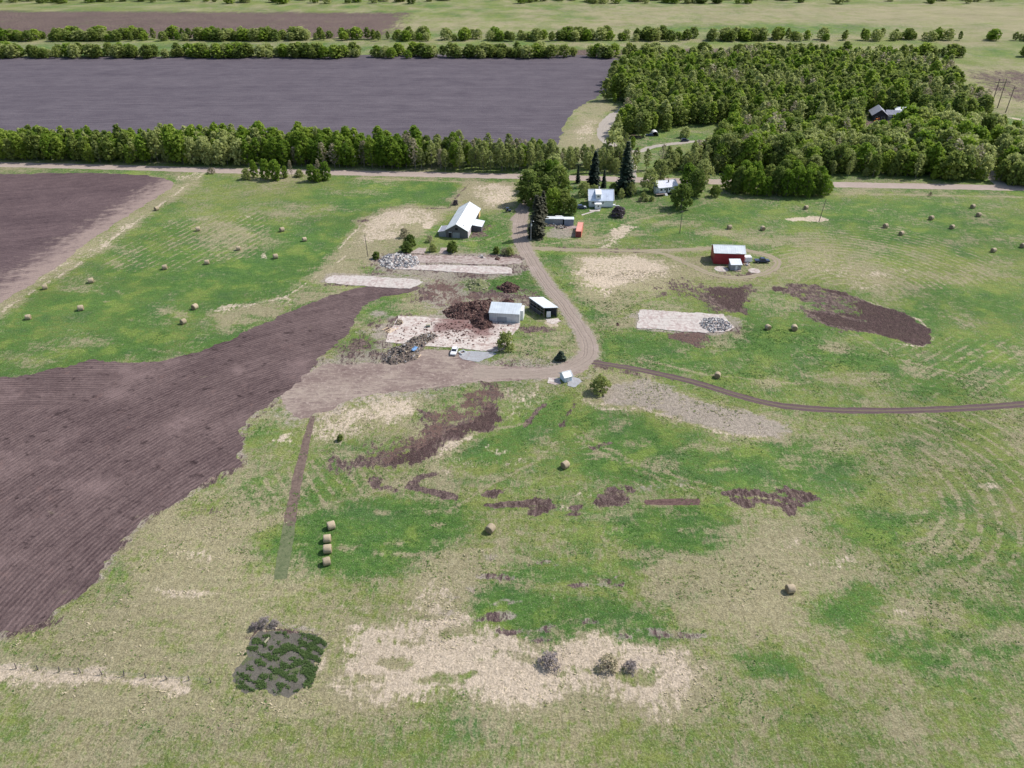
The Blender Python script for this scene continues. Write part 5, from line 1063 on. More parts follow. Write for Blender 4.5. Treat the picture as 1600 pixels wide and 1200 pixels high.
m_du0 = rough('red_brown_compost', (.135,.078,.068), (.065,.038,.036)); m_du1 = rough('dark_compost_lump', (.055,.032,.031), (.11,.066,.058)); m_du2 = rough('pale_straw_lump', (.36,.27,.22), (.25,.17,.14)); m_du3 = rough('brown_compost_lump', (.18,.112,.095), (.11,.068,.06))
m_db0 = rough('debris_soil', (.13,.10,.09), (.20,.165,.135)); m_db1 = rough('debris_grey', (.30,.29,.29), (.42,.40,.39)); m_db2 = rough('debris_dark', (.05,.045,.045), (.09,.08,.08)); m_db3 = rough('debris_tan', (.36,.30,.22), (.26,.22,.16))
m_gm0 = rough('grassy_mound', (.20,.20,.11), (.10,.13,.05)); m_gm1 = rough('mound_dead_grass', (.38,.35,.25), (.27,.25,.18))
heap('rubble_heap', 'grey-white heap of broken concrete at the left end of the long pale floor', 'rubble heap', [(592,408),(600,400),(618,397),(640,398),(652,404),(655,413),(640,419),(615,420),(596,417)], 1.5, [m_rb0,m_rb1,m_rb2,m_rb1,m_rb3], 800, .36, 41, 'heaps of broken concrete')
heap('rubble_heap', 'grey-white heap of broken concrete on the isolated slab right of the lane', 'rubble heap', [(1092,505),(1098,498),(1120,497),(1138,503),(1146,512),(1135,518),(1115,520),(1098,514)], 1.1, [m_rb0,m_rb1,m_rb3,m_rb2,m_rb1,m_rb3], 600, .30, 42, 'heaps of broken concrete')
heap('compost_heap', 'tall dark red-brown heap of manure and straw left of the metal shed', 'compost heap', [(692,487),(700,480),(715,474),(735,472),(768,468),(772,482),(768,492),(745,494),(740,500),(715,500),(700,497)], 2.0, [m_du0,m_du1,m_du3,m_du1,m_du3,m_du2,m_du1], 1100, .30, 43, 'brown heaps of the yard', ridge=1.3)
heap('compost_heap', 'lower dark brown heap touching the left wall of the metal shed', 'compost heap', [(735,498),(745,490),(762,492),(768,505),(772,512),(755,516),(738,510)], 1.7, [m_du0,m_du1,m_du3,m_du1], 400, .28, 44, 'brown heaps of the yard', ridge=1.3)
heap('compost_heap', 'small red-brown heap on the grass above the metal shed', 'compost heap', [(776,450),(784,444),(800,443),(811,449),(808,457),(790,458)], 1.5, [m_du0,m_du1,m_du3], 170, .4, 45, 'brown heaps of the yard', ridge=1.3)
heap('compost_heap', 'low brown heap peeping out behind the metal shed roof', 'compost heap', [(782,474),(790,468),(802,470),(806,477),(794,480)], .9, [m_du0,m_du1,m_du3], 90, .35, 46, 'brown heaps of the yard')
heap('earth_mound', 'pale grass-covered mound left of the small red-brown heap', 'mound', [(728,446),(735,438),(752,436),(766,444),(762,453),(745,456),(732,453)], 1.3, [m_gm0,m_gm1,m_gm1], 60, .3, 47)
heap('debris_heap', 'long untidy heap of grey scrap and soil running diagonally beside the yard floor', 'debris heap', [(595,562),(600,552),(612,545),(630,538),(645,528),(662,522),(682,521),(685,526),(670,534),(665,542),(655,552),(652,562),(640,565),(620,570),(600,569)], 1.6, [m_db0,m_db1,m_db2,m_db3,m_db2,m_db0], 900, .25, 48, ridge=1.3)
heap('junk_pile', 'small white and grey pile of junk in front of the long grey shed', 'junk pile', [(851,353),(856,350),(868,351),(870,354),(860,355)], .7, [m_db0,m_rb1,m_trim,m_db3], 26, .35, 49)
heap('junk_pile', 'low grey-brown junk pile at the seam of the long grey shed', 'junk pile', [(868,354),(880,352),(886,355),(880,358),(870,357)], .6, [m_db0,m_db1,m_db3,m_db2], 40, .35, 50)
heap('junk_pile', 'tan scrap scattered between the little shed and the black pickup', 'junk pile', [(1163,410),(1170,409),(1173,412),(1170,416),(1163,416),(1160,413)], .5, [m_db3,m_trim,m_db3,m_db1], 34, .3, 51)
heap('junk_pile', 'small grey lump pile on the upper strip of the long floor', 'junk pile', [(748,401.5),(752,399.5),(757,401),(756,404),(750,404)], .5, [m_rb0,m_rb1,m_rb3], 20, .3, 52)
heap('junk_pile', 'small dark brown lump on the upper strip of the long floor', 'junk pile', [(773,404),(776,402.5),(781,404),(779,407),(774,407)], .6, [m_du1,m_du1,m_du3], 16, .3, 53)
heap('junk_pile', 'orange-brown brush pile at the corner of the big yard floor', 'junk pile', [(618,507),(621,501),(627,501),(629,506),(624,509)], .8, [m_db3,m_du3,m_db3], 30, .3, 54)
heap('dirt_lump', 'lone dark clod in the grass left of the isolated slab', 'clod', [(962,508),(964,505.5),(967,506),(967,509),(964,510)], .5, [m_du1,m_du1,m_du3], 6, .25, 55)
# loose clods over the yard floor
ck = MB(); r = random.Random(5)
for _ in range(520):
    u = r.random(); px = r.gauss(712, 34) if u < .7 else r.uniform(605, 800); py = r.gauss(516, 9) if u < .7 else r.uniform(502, 540)
    if not (606 < px < 800 and 499 < py < 545): continue
    x, y = G(px, py); q = abs(r.gauss(0, .16))+.07; M = Matrix.Translation((x, y, .12+q*.2))@Matrix.Rotation(r.uniform(0,6.3),4,'Z')
    ck.add([(-q,-q*.8,-.2*q),(q*1.2,-q*.5,-.2*q),(q,q,-.2*q),(-q*.8,q*.7,-.2*q),(0,0,q*.7)],[(0,1,4),(1,2,4),(2,3,4),(3,0,4),(3,2,1,0)], r.choice((0,0,1)), M)
tag(ck.build('soil_clods', [m_du0,m_du3]), kind='stuff')

# ------------------------------------------------------------------ small things of the yard
x, y = G(723,552); t = thing('wooden_frame', 'square white wooden frame lying on the ground right of the white car', 'frame', (x,y,0), R(38))
for nm, a in (('board',(-.95,.95,-.95,-.8)),('board',(-.95,.95,.8,.95)),('board',(-.95,-.8,-.79,.79)),('board',(.8,.95,-.79,.79))): part(t,nm,m_trim,a[0],a[1],a[2],a[3],.07,.55)
part(t,'floor_panel',m_weather,-.79,.79,-.79,.79,.07,.12)
x, y = G(648,550); t = thing('blue_tarpaulin', 'crumpled blue and white plastic sheet on the debris heap', 'tarpaulin', (x,y,.8), R(70)); m_blue = plain('blue_plastic', (.16,.30,.52), .5, 0, .5, 4)
mb = MB(); n = 8; V = [((i/n-.5)*2.6,(j/n-.5)*1.3,.5+.22*math.sin(i*1.9+j)*math.cos(j*1.7-i*.6)-.1*abs(j-4)/4) for j in range(n+1) for i in range(n+1)]; F = [(j*(n+1)+i,j*(n+1)+i+1,(j+1)*(n+1)+i+1,(j+1)*(n+1)+i) for j in range(n) for i in range(n)]; k = len(V)
mb.add(V+[(a,b,c-.03) for a,b,c in V], F+[tuple(k+i for i in reversed(f)) for f in F]); mb.build('sheet', m_blue, t, smooth=True)
x, y = G(659,542.5); t = thing('oil_drum', 'black oil drum standing at the right side of the debris heap', 'drum', (x,y,0)); k = MB(); k.tube([(0,0,0),(0,0,.05),(0,0,.9)],[.31,.31,.31],16); k.build('body', m_black, t); k = MB()
for z in (.02,.3,.6,.9): k.tube([(0,0,z-.02),(0,0,z+.02)],.33,16)
k.build('rim', m_rubber, t)
def plank(px, py, a, L, label, grp, z=.02, w=.3):
    x, y = G(px, py); mb = MB(); mb.box(-L/2,L/2,-w/2,w/2,0,.07); o = mb.build('plank', m_lumber); o.location = (x,y,z); o.rotation_euler = (0,0,R(a)); tag(o, label, 'plank', grp)
plank(654,558,68,3.2,'single pale plank standing out at the foot of the debris heap','loose planks')
for i, (px, py, lab) in enumerate([(602,514,'leftmost of the long pale planks at the corner of the yard floor'),(607,516,'second from the left of the long pale planks at the corner of the yard floor'),(610.5,517,'third from the left of the long pale planks at the corner of the yard floor'),(615,517,'rightmost and longest of the pale planks at the corner of the yard floor')]): plank(px, py, 52+i, (2.4,3.2,3.2,4.6)[i], lab, 'loose planks', .14, .26)
t = thing('stock_tank', 'low green-grey box standing alone on the yard floor', 'box', (*G(669,511),.12), R(5)); part(t,'body',plain('green_grey_paint',(.26,.30,.26),.7),-.7,.7,-.4,.4,0,.7,bevel=.04); part(t,'lid',m_gm1,-.72,.72,-.42,.42,.7,.76)

# ------------------------------------------------------------------ poles
m_pole = plain('old_pole_wood', (.12,.10,.095), .9, 0, .2); m_polelt = plain('grey_pole_wood', (.34,.33,.33), .9, 0, .15)
def pole(px, py, h, label, lean=(0,0), r=.16, arms=(), mat=None, group='power poles', name='power_pole', lamp=False):
    x, y = G(px, py); t = thing(name, label, 'pole', (x,y,0), 0, group); k = MB(); k.tube([(0,0,-.3),(lean[0]*.5,lean[1]*.5,h*.5),(lean[0],lean[1],h)],[r*1.2,r,r*.8],8); k.build('shaft', mat or m_pole, t)
    for z, w in arms:
        f = z/h; k = MB(); k.box(lean[0]*f-w/2,lean[0]*f+w/2,lean[1]*f-r-.12,lean[1]*f-r+.02,z-.07,z+.07); o = k.build('crossarm', mat or m_pole, t)
        for q in (-.9,0,.9) if w > 1.6 else (-.8,.8):
            k = MB(); k.tube([(lean[0]*f+w/2*q,lean[1]*f-r-.05,z+.07),(lean[0]*f+w/2*q,lean[1]*f-r-.05,z+.25)],[.06,.035],6); k.build('insulator', m_metal, o)
    if lamp:
        k = MB(); k.tube([(.15,-.1,h*.72),(.15,-.1,h*.72+.95)],[.28,.3],10); k.build('transformer', m_trim, t); k = MB(); k.tube([(0,0,h-.3),(.5,-.3,h),(.9,-.5,h-.05)],.04,5); o = k.build('lamp_arm', m_metal, t); k = MB(); k.tube([(.9,-.5,h-.05),(.9,-.5,h-.3)],[.1,.24],8); k.build('lamp_shade', m_trim, o)
    return t
pole(575,401,9.2,'dark pole in the rough grass left of the rubble heap',(-.4,0),.12); pole(1062,364.5,10,'tall thin pole alone in the green field right of the farmhouse',(0,0),.13,((9.4,1.6),))
pole(829.5,375.5,8.6,'pale yard pole with a white transformer at the mouth of the driveway',(0,0),.16,(),m_polelt,lamp=True); pole(1279.5,346.5,10.2,'leaning pole standing in a bare sandy patch',(1.0,0),.13,())
pole(427.5,401,4.5,'short thin pole in the left meadow',(0,0),.05,(),None,'power poles')
t = thing('power_pylon','tall two-legged dark timber pylon at the upper right corner, further from the camera','pylon',(*G(1553,169),0),R(10),'timber pylons')
def hframe(t):
    for xx in (-2.6,2.6):
        k = MB(); k.tube([(xx,0,-.3),(xx,0,19)],[.32,.22],8); k.build('leg', m_pole, t)
    k = MB(); k.box(-6,6,-.45,-.28,16.6,16.95); k.build('crossarm', m_pole, t)
    k = MB(); k.tube([(-2.6,-.3,9),(2.6,-.3,15)],.1,5); k.tube([(2.6,-.36,9),(-2.6,-.36,15)],.1,5); k.build('brace', m_pole, t)
    for xx in (-5.5,0,5.5): k = MB(); k.tube([(xx,-.36,16.6),(xx,-.36,15.4)],.1,6); k.build('insulator', m_metal, t)
hframe(t)
t = thing('power_pole','tall dark single pole at the upper right corner, nearer to the camera','pole',(*G(1571,176),0),R(5),'power poles'); k = MB(); k.tube([(0,0,-.3),(.6,0,17)],[.3,.2],8); k.build('shaft', m_pole, t); k = MB(); k.box(-.9,2.1,-.4,-.22,15.6,15.85); k.build('crossarm', m_pole, t)

# ------------------------------------------------------------------ fence along the lower left edge
def fence(name, label, A, B, n, h, seed):
    r = random.Random(seed); t = thing(name, label, 'fence', (A[0],A[1],0), 0); P = []
    for i in range(n):
        f = i/(n-1); x = (B[0]-A[0])*f; y = (B[1]-A[1])*f+r.uniform(-.1,.1); lx, ly = r.uniform(-.25,.25), r.uniform(-.25,.25); hh = h*r.uniform(.85,1.1)
        k = MB(); k.tube([(x,y,-.2),(x+lx,y+ly,hh)],[.11,.09],7); k.build('post', m_weather, t); P.append((x,y,lx,ly,hh))
    w = MB()
    for z in (.45,.8,1.1): w.tube([(x+lx*z/hh, y+ly*z/hh-.1, z) for x,y,lx,ly,hh in P], .012, 4)
    o = w.build('wire', m_metal, t); return t
A = G(-40,1040); B = G(330,1066); fence('wire_fence','old wire fence with leaning dark posts along the lower left corner',A,B,12,1.3,3)
# ------------------------------------------------------------------ foliage
def leafmat(name, a, b, c, trans=.25):
    """a dark, b mid, c light leaf colour; clumps vary through a noise in the tree's own space and a per-tree value"""
    s = NT(name, .7, .25); o = s.P(True); oi = s.n.new('ShaderNodeObjectInfo').outputs['Random']; ti = s.attr('tint','Fac')
    n = s.noise(.45, 4, .6, vec=o)
    f = s.m('ADD', s.m('MULTIPLY', n, .9), s.m('MULTIPLY', ti, .5)); f = s.m('ADD', f, s.m('MULTIPLY', oi, .45))
    c1 = s.mix(s.step(f, .45, .95), a, b); c1 = s.mix(s.step(f, .85, 1.35), c1, c); s.col(c1)
    tr = s.n.new('ShaderNodeBsdfTranslucent'); s.L.new(c1, tr.inputs['Color']); mx = s.n.new('ShaderNodeMixShader'); mx.inputs[0].default_value = trans
    out = [q for q in s.n if q.type == 'OUTPUT_MATERIAL'][0]; s.L.new(s.b.outputs[0], mx.inputs[1]); s.L.new(tr.outputs[0], mx.inputs[2]); s.L.new(mx.outputs[0], out.inputs['Surface']); return s.mat
L_LUSH = leafmat('spring_leaves_bright', (.090,.170,.020), (.190,.300,.030), (.320,.410,.065), .5)
L_MID = leafmat('spring_leaves_mid', (.085,.135,.028), (.165,.230,.046), (.285,.340,.085), .5)
L_PALE = leafmat('spring_leaves_pale', (.170,.205,.070), (.310,.360,.115), (.45,.49,.19), .5)
L_TAN = leafmat('catkin_twigs_tan', (.20,.18,.115), (.34,.30,.19), (.45,.40,.27), .3)
L_PURP = leafmat('bare_twigs_purple', (.105,.080,.095), (.19,.155,.175), (.27,.22,.24), .2)
L_BRUSH = leafmat('grey_twigs', (.16,.135,.14), (.26,.225,.22), (.34,.30,.28), .2)
L_SPR = leafmat('spruce_needles', (.012,.026,.018), (.026,.046,.030), (.050,.074,.042), .05)
L_SPRL = leafmat('spruce_needles_brownish', (.030,.034,.020), (.065,.066,.038), (.115,.108,.066), .05)
M_BARK = plain('grey_bark', (.20,.185,.165), .9, 0, .3, 1.5); M_BARKD = plain('dark_bark', (.055,.045,.038), .9, 0, .3)

def quads(c, nrm, size, g, asp=1.0):
    n = len(c); a = g.normal(size=(n,3)); u = np.cross(nrm, a); u /= np.linalg.norm(u,axis=1,keepdims=True)+1e-9; v = np.cross(nrm, u)
    s = size[:,None]; q = g.uniform(.6,1.2,(4,n,1))
    P = np.stack([c-u*s*q[0]-v*s*.4*asp, c+u*s*.3-v*s*q[1]*asp, c+u*s*q[2]+v*s*.4*asp, c-u*s*.3+v*s*q[3]*asp], 1)
    return P.reshape(-1,3)
def crown(kind, seed, nl=1500, ls=.32):
    """leaf quads of a crown of unit-ish metres; returns verts, per-vertex tint, limbs"""
    g = np.random.default_rng(seed); limbs = []
    if kind == 'aspen': H, z0, Rr, K, cr_ = 14, 1.6, 3.0, 85, .85
    elif kind == 'thin': H, z0, Rr, K, cr_ = 14, 2.6, 2.4, 60, .75
    elif kind == 'poplar': H, z0, Rr, K, cr_ = 12.5, .8, 4.4, 110, 1.1
    elif kind == 'round': H, z0, Rr, K, cr_ = 10, .8, 5.0, 80, 1.25
    elif kind == 'bush': H, z0, Rr, K, cr_ = 3.4, .1, 1.9, 44, .62
    elif kind == 'column': H, z0, Rr, K, cr_ = 9, .2, 2.9, 75, .85
    C_ = []; 
    for k in range(K):
        t = (k+.5)/K; t = t**.85
        if kind == 'aspen' or kind == 'thin': prof = math.sin(math.pi*min(1,(t*.86+.12)))**.75
        elif kind == 'poplar': prof = math.sin(math.pi*(t*.80+.16))**.6
        elif kind == 'round': prof = math.sqrt(max(0.02,1-(t*1.75-.72)**2)) if t*1.75-.72 < 1 else .15
        elif kind == 'bush': prof = math.sqrt(max(.02,1-t**2*.9))
        else: prof = math.sin(math.pi*(t*.72+.22))**.7
        a = k*2.399+g.uniform(-.5,.5); rr = Rr*prof*math.sqrt(g.uniform(.12,1.0))*g.uniform(.8,1.15)
        z = z0+(H-z0)*t*.97+g.uniform(-.4,.4)*cr_
        C_.append((rr*math.cos(a), rr*math.sin(a), z)); 
        if k % max(1,K//14) == 0: limbs.append(C_[-1])
    C_ = np.array(C_); idx = g.integers(0, K, nl); d = g.normal(size=(nl,3)); d /= np.linalg.norm(d,axis=1,keepdims=True)
    d[:,2] = np.where((d[:,2] < -.3)&(g.random(nl) < .6), -d[:,2], d[:,2])
    cs = cr_*g.uniform(.65,1.3,K); rad = g.random(nl)**.45; p = C_[idx]+d*(rad*cs[idx])[:,None]*np.array([1,1,.85]); p[:,2] = np.maximum(p[:,2], .15)
    nr = d+g.normal(size=(nl,3))*.55; nr /= np.linalg.norm(nr,axis=1,keepdims=True)
    ct = g.random(K); tint = np.clip(ct[idx]*.6+g.random(nl)*.4, 0, 1)
    V = quads(p, nr, ls*g.uniform(.6,1.35,nl), g); return V, np.repeat(tint,4), limbs, H
def spruce(seed, H=18, Rr=3.1, nl=2600):
    g = np.random.default_rng(seed); P = []; N = []; tn = []
    tiers = int(H/.55)
    for k in range(tiers):
        f = k/tiers; z = .8+(H-1.2)*f; r = Rr*(1-f)**.85*g.uniform(.82,1.1)+.15; nb = max(5,int(11*(1-f*.5)))
        for b in range(nb):
            a = g.uniform(0,6.283); L = r*g.uniform(.72,1.12); m = max(3,int(nl/(tiers*nb)*(.5+1.5*(1-f))))
            for q in range(m):
                u = g.uniform(.1,1)**.75; x = L*u; P.append((x*math.cos(a)+g.normal()*.16, x*math.sin(a)+g.normal()*.14, z-.42*x*.9+g.normal()*.08+.12*u*u)); N.append((math.cos(a)*.35+g.normal()*.3, math.sin(a)*.35+g.normal()*.3, .85)); tn.append(u*.6+g.random()*.4)
    P = np.array(P); N = np.array(N); N /= np.linalg.norm(N,axis=1,keepdims=True); V = quads(P, N, .40*g.uniform(.6,1.25,len(P)), g); return V, np.repeat(np.array(tn),4), [], H
def quadmesh(name, V, tint, mats, mi=None):
    me = bpy.data.meshes.new(name); n = len(V)//4; me.vertices.add(len(V)); me.vertices.foreach_set('co', V.astype(np.float32).ravel())
    me.loops.add(n*4); me.loops.foreach_set('vertex_index', np.arange(n*4,dtype=np.int32)); me.polygons.add(n); me.polygons.foreach_set('loop_start', np.arange(n,dtype=np.int32)*4)
    if mi is not None: me.polygons.foreach_set('material_index', mi.astype(np.int32))
    me.update(calc_edges=True); at = me.attributes.new('tint','FLOAT','POINT'); at.data.foreach_set('value', tint.astype(np.float32))
    for m in mats: me.materials.append(m)
    return me
def trunkmesh(name, H, r, limbs, mat, multi=1, seed=0, top=.96):
    mb = MB(); q = random.Random(seed)
    for k in range(multi):
        ox, oy = (q.uniform(-.5,.5), q.uniform(-.5,.5)) if multi > 1 else (0,0); lx, ly = q.uniform(-.5,.5)*(2 if multi > 1 else 1), q.uniform(-.5,.5)*(2 if multi > 1 else 1)
        mb.tube([(ox*.3,oy*.3,-.2),(ox+lx*.3,oy+ly*.3,H*.35),(ox+lx*.7,oy+ly*.7,H*.7),(ox+lx,oy+ly,H*top)],[r,r*.78,r*.45,r*.12],7)
    for (x,y,z) in limbs:
        zb = z*.72; mb.tube([(0,0,zb),(x*.55,y*.55,(zb+z)/2),(x*.95,y*.95,z)],[r*.32,r*.2,r*.07],5)
    me = bpy.data.meshes.new(name); me.from_pydata(mb.v, [], mb.f); me.materials.append(mat); me.update(); return me
KINDS = {}
def mk(key, kind, leaf, n, nl, ls, r=.17, bark=None, multi=1, cr_args=None):
    KINDS[key] = []
    for i in range(n):
        sd = abs(hash_(key))+i*17
        if kind == 'spruce': V, T, L, H = spruce(sd, *cr_args)
        else: V, T, L, H = crown(kind, sd, nl, ls)
        KINDS[key].append((quadmesh('crown', V, T, [leaf]), trunkmesh('trunk', H*(.985 if kind == 'spruce' else 1), r, L, bark or M_BARK, multi, sd), V, T, H))
def hash_(s): return sum((i+1)*ord(c) for i, c in enumerate(s)) % 9973
mk('aspen','aspen',L_LUSH,5,2600,.30); mk('aspenm','aspen',L_MID,4,2500,.30); mk('pale','thin',L_PALE,4,1700,.25); mk('tan','thin',L_TAN,3,700,.22)
mk('poplar','poplar',L_LUSH,4,3400,.33,.28); mk('poplarm','poplar',L_MID,4,3400,.33,.28); mk('poplarp','poplar',L_PALE,3,2900,.30,.28); mk('round','round',L_MID,3,3000,.36,.3); mk('roundp','round',L_PALE,2,2300,.32,.25)
mk('bush','bush',L_MID,3,2300,.20,.06,M_BARKD,4); mk('bushp','bush',L_PALE,3,1500,.17,.06,M_BARKD,4); mk('bushpurp','bush',L_PURP,2,2400,.17,.06,M_BARKD,5); mk('bushtan','bush',L_TAN,2,700,.16,.05,M_BARKD,4)
mk('brush','bush',L_BRUSH,2,900,.13,.05,M_BARKD,6); mk('column','column',L_LUSH,3,2800,.27,.14,None,3); mk('spruce','spruce',L_SPR,2,0,0,.26,M_BARKD,1,(20,3.2,5200)); mk('spruceb','spruce',L_SPRL,2,0,0,.26,M_BARKD,1,(17,3.0,4200)); mk('sprucey','spruce',L_SPR,1,0,0,.08,M_BARKD,1,(3.6,1.3,700))
NAMES = dict(aspen='aspen_tree',aspenm='aspen_tree',pale='aspen_tree',tan='bare_tree',poplar='poplar_tree',poplarm='poplar_tree',poplarp='poplar_tree',round='willow_tree',roundp='willow_tree',bush='bush',bushp='bush',bushpurp='bush',bushtan='bush',brush='bush',column='poplar_tree',spruce='spruce_tree',spruceb='spruce_tree',sprucey='spruce_tree')
tr_rng = random.Random(99); TREES = []
def tree(key, x, y, h, w=None, label=None, group=None, var=None):
    TREES.append([key, x, y, h, w or 1.0, label, group, var])
def plant(key, x, y, h, w, label, group, var=None):
    L = KINDS[key]; cm, tm, V, T, H = L[(var if var is not None else tr_rng.randrange(len(L))) % len(L)]
    t = bpy.data.objects.new(NAMES[key], None); C.objects.link(t); t.empty_display_size = .5; sc = h/H; t.location = (x, y, 0); t.rotation_euler = (tr_rng.uniform(-.03,.03), tr_rng.uniform(-.03,.03), tr_rng.uniform(0,6.28)); t.scale = (sc*w, sc*w, sc)
    tag(t, label, 'bush' if 'bush' in key or key == 'brush' else 'tree', group)
    for nm, me in (('crown', cm), ('trunk', tm)): o = bpy.data.objects.new(nm, me); C.objects.link(o); o.parent = t
    return t
def px(key, x, y, h, w=1.0, label=None, group=None, var=None):
    a, b = G(x, y); plant(key, a, b, h, w, label, group, var)
GS1 = 'trees round the farmhouse'
# spruces
px('spruce',976,303,25.5,1.25,'tallest dark spruce, behind and right of the farmhouse','spruces'); px('spruce',927,290,17.5,1.35,'dark spruce behind the left end of the farmhouse roof','spruces')
px('spruce',943,293,9,1.1,'thin small dark spruce just behind the farmhouse roof','spruces'); px('spruceb',838,371,19,1.15,'tall brownish spruce at the driveway corner beside the pale yard pole','spruces')
px('spruceb',847,349,15,1.1,'brownish spruce left of the long grey shed','spruces'); px('spruceb',843,358,15,1.1,'brownish spruce wedged between two others by the driveway','spruces')
px('sprucey',876,563,3.6,1.1,'small young dark spruce on the grass inside the lane bend','spruces'); px('spruce',903,286,9,1.0,'small dark spruce at the gravel road left of the farmhouse','spruces')
# farm grove
for q in [('poplarm',826,318,15,1.1,'large round-crowned tree at the left edge of the farm grove'),('poplar',862,300,15,1.05,'tall tree at the back of the farm grove'),('poplarm',844,300,14,1.1,'broad tree in the middle of the farm grove'),('poplarm',872,312,15.5,1.1,'tall tree right of the middle in the farm grove'),
          ('poplar',864,335,11.5,1.0,'tree with bright crown behind the spruces of the farm grove'),('poplarm',880,334,11,1.0,'dark round tree behind the long grey shed'),('poplarm',894,335,7.5,.9,'small dark tree left of the blue car'),('poplarp',866,288,14,1.0,'yellowish tree beside the gravel road at the farm grove'),
          ('poplarm',836,326,11,1.1,'low dark tree over the driveway'),('poplarm',855,320,13,1.1,'dense tree in the heart of the farm grove'),('poplarp',833,295,11,1.0,'pale tree at the back left of the farm grove')]:
    px(*q, group=GS1)
for q in [('roundp',913,306,6.5,1.0,'low pale rounded tree left behind the farmhouse'),('roundp',928,307,5.5,.9,'low pale tree touching the farmhouse chimney side'),('roundp',1015,300,11,.85,'grey-green rounded tree left behind the bungalow'),('poplarp',1031,284,11,1.0,'greyish tree behind the bungalow roof'),('round',1064,325,11,.92,'round green tree standing in front of the bungalow'),
          ('poplar',1074,298,13,1.0,'bright tree right behind the bungalow'),('poplarm',1087,307,12.5,.95,'tree right of the round one by the bungalow'),('roundp',1098,285,11,.9,'rounded tree between bungalow and rounded clump'),('round',1117,307,5.5,.9,'small dark bush-like tree left of the rounded clump'),
          ('roundp',985,306,6.5,.8,'pale low tree right of the tall spruce'),('roundp',1005,314,4,.8,'small pale tree beside the bare patch by the bungalow'),('roundp',970,310,4.5,.8,'small dark tree at the right gable of the farmhouse'),('round',958,303,5,.9,'low dark tree behind the farmhouse')]:
    px(*q, group=GS1)
for q in [('bushpurp',966,338,4.3,1.35,'purple-leaved round bush in front of the farmhouse gable'),('bushp',1018,314,2.2,1.1,'pale hedge bush left of the bungalow, nearest to it'),('bushp',1010,315,1.8,1.1,'pale hedge bush left of the bungalow, middle one'),('bushtan',1000,315,2,1.0,'tan hedge bush left of the bungalow, furthest from it'),
          ('bushp',790,545,5.2,1.0,'yellow-green bush at the corner of the stained yard floor'),('bushp',938,612,4.8,1.05,'pale green bush on the grey bank beside the pump house'),('bush',636,393,3.6,1.1,'dark green bush at the upper end of the rubble floor'),('bush',641,384,4.4,.9,'yellow-green bush behind the one at the rubble floor'),('bushtan',632,371,3.8,1.0,'leafless bush on the stubble above the rubble floor'),
          ('bush',707,393,3.8,1.05,'round yellow-green bush below the barn gable'),('bushp',676,393,3.2,.95,'pale thin bush left of the one below the barn gable'),('bush',588,404,2.6,1.0,'small bush by the upper left tip of the rubble heap'),('bushtan',672,378,2.6,1.1,'dry bush at the left corner of the barn'),
          ('bush',776,396,2.6,.9,'dark small bush at the end of the weedy strip above the long floor'),('bushp',796,398,3.0,1.1,'yellow-green bush by the lane above the long floor'),('bushtan',788,398,2.6,1.2,'dry bush between two green ones above the long floor'),
          ('bushtan',331,271,2.8,1.35,'grey leafless bush by the gravel road at the field corner'),('brush',858,1038,2.2,1.7,'grey-purple bush in the straw, left one of three'),('bushtan',951,1043,2.4,1.5,'greenish bush in the straw, middle one of three'),('brush',985,1045,1.8,1.4,'grey-purple bush in the straw, right one of three'),
          ('bushtan',1453,306,1.8,.8,'lone bush on the pale strip by the gravel road'),('bush',532,688,1.6,.9,'small dark bush below the straw patch'),('bushpurp',712,320,2.2,1.0,'dark scrub at the back left corner of the barn')]:
    px(*q, group='bushes about the farm')
r = random.Random(12)
# shrubs at the roadside left
for (x, y, h, w, k, lab) in [(386,280,5,.9,'bushp','pale bush at the left end of the roadside thicket'),(398,277,8.5,.7,'column','slim tree left in the roadside thicket'),(416,279,9.5,.95,'column','fat bright tree left in the roadside thicket'),(432,281,9.8,1.05,'column','tallest bright tree of the left roadside thicket'),(446,278,6,.8,'column','small tree right in the left roadside thicket'),(456,276,8.5,.8,'tan','bare grey tree between the two roadside thickets'),(468,276,3.2,1.3,'bushp','low pale scrub between the two roadside thickets'),
                           (488,283,8.2,1.0,'column','bright tree left in the right roadside thicket'),(499,280,10,.8,'tan','bare-topped tree in the right roadside thicket'),(509,281,9,.95,'column','bright tree right in the right roadside thicket'),(497,284,6.2,1.1,'column','low bright tree in front of the right roadside thicket')]:
    px(k, x, y, h, w, lab, 'roadside thickets')
# rounded bright clump south of the road on the right
cl = [(1153,300,12),(1168,303,12.5),(1183,305,11.5),(1197,306,9),(1213,304,13),(1228,306,12.5),(1243,306,13.5),(1258,307,13),(1272,306,11.5),(1284,306,10.5),(1160,294,13),(1178,295,13),(1220,296,14),(1240,297,14),(1262,297,13),(1278,298,11.5),(1200,297,12),(1136,296,12),(1190,302,7),(1294,303,6),(1148,303,7.5)]
lc = ['at its left end','second along the front','with a low dark base','dipping between two higher crowns','starting the high right half','in the right half beside the dip','highest of the front row','right of the highest one','towards its right end','last but one on the right','behind its left end','second in the back row','highest at the back','behind the highest front tree','towards the right at the back','last at the back','behind the dip','leaning out to the left','small one filling the dip','small one at the extreme right','small one at the extreme left']
for i, (x, y, h) in enumerate(cl): px('poplar' if i % 4 else 'poplarm', x, y, h, .88, 'bright tree of the rounded clump, '+lc[i], 'rounded clump beside the right meadow')

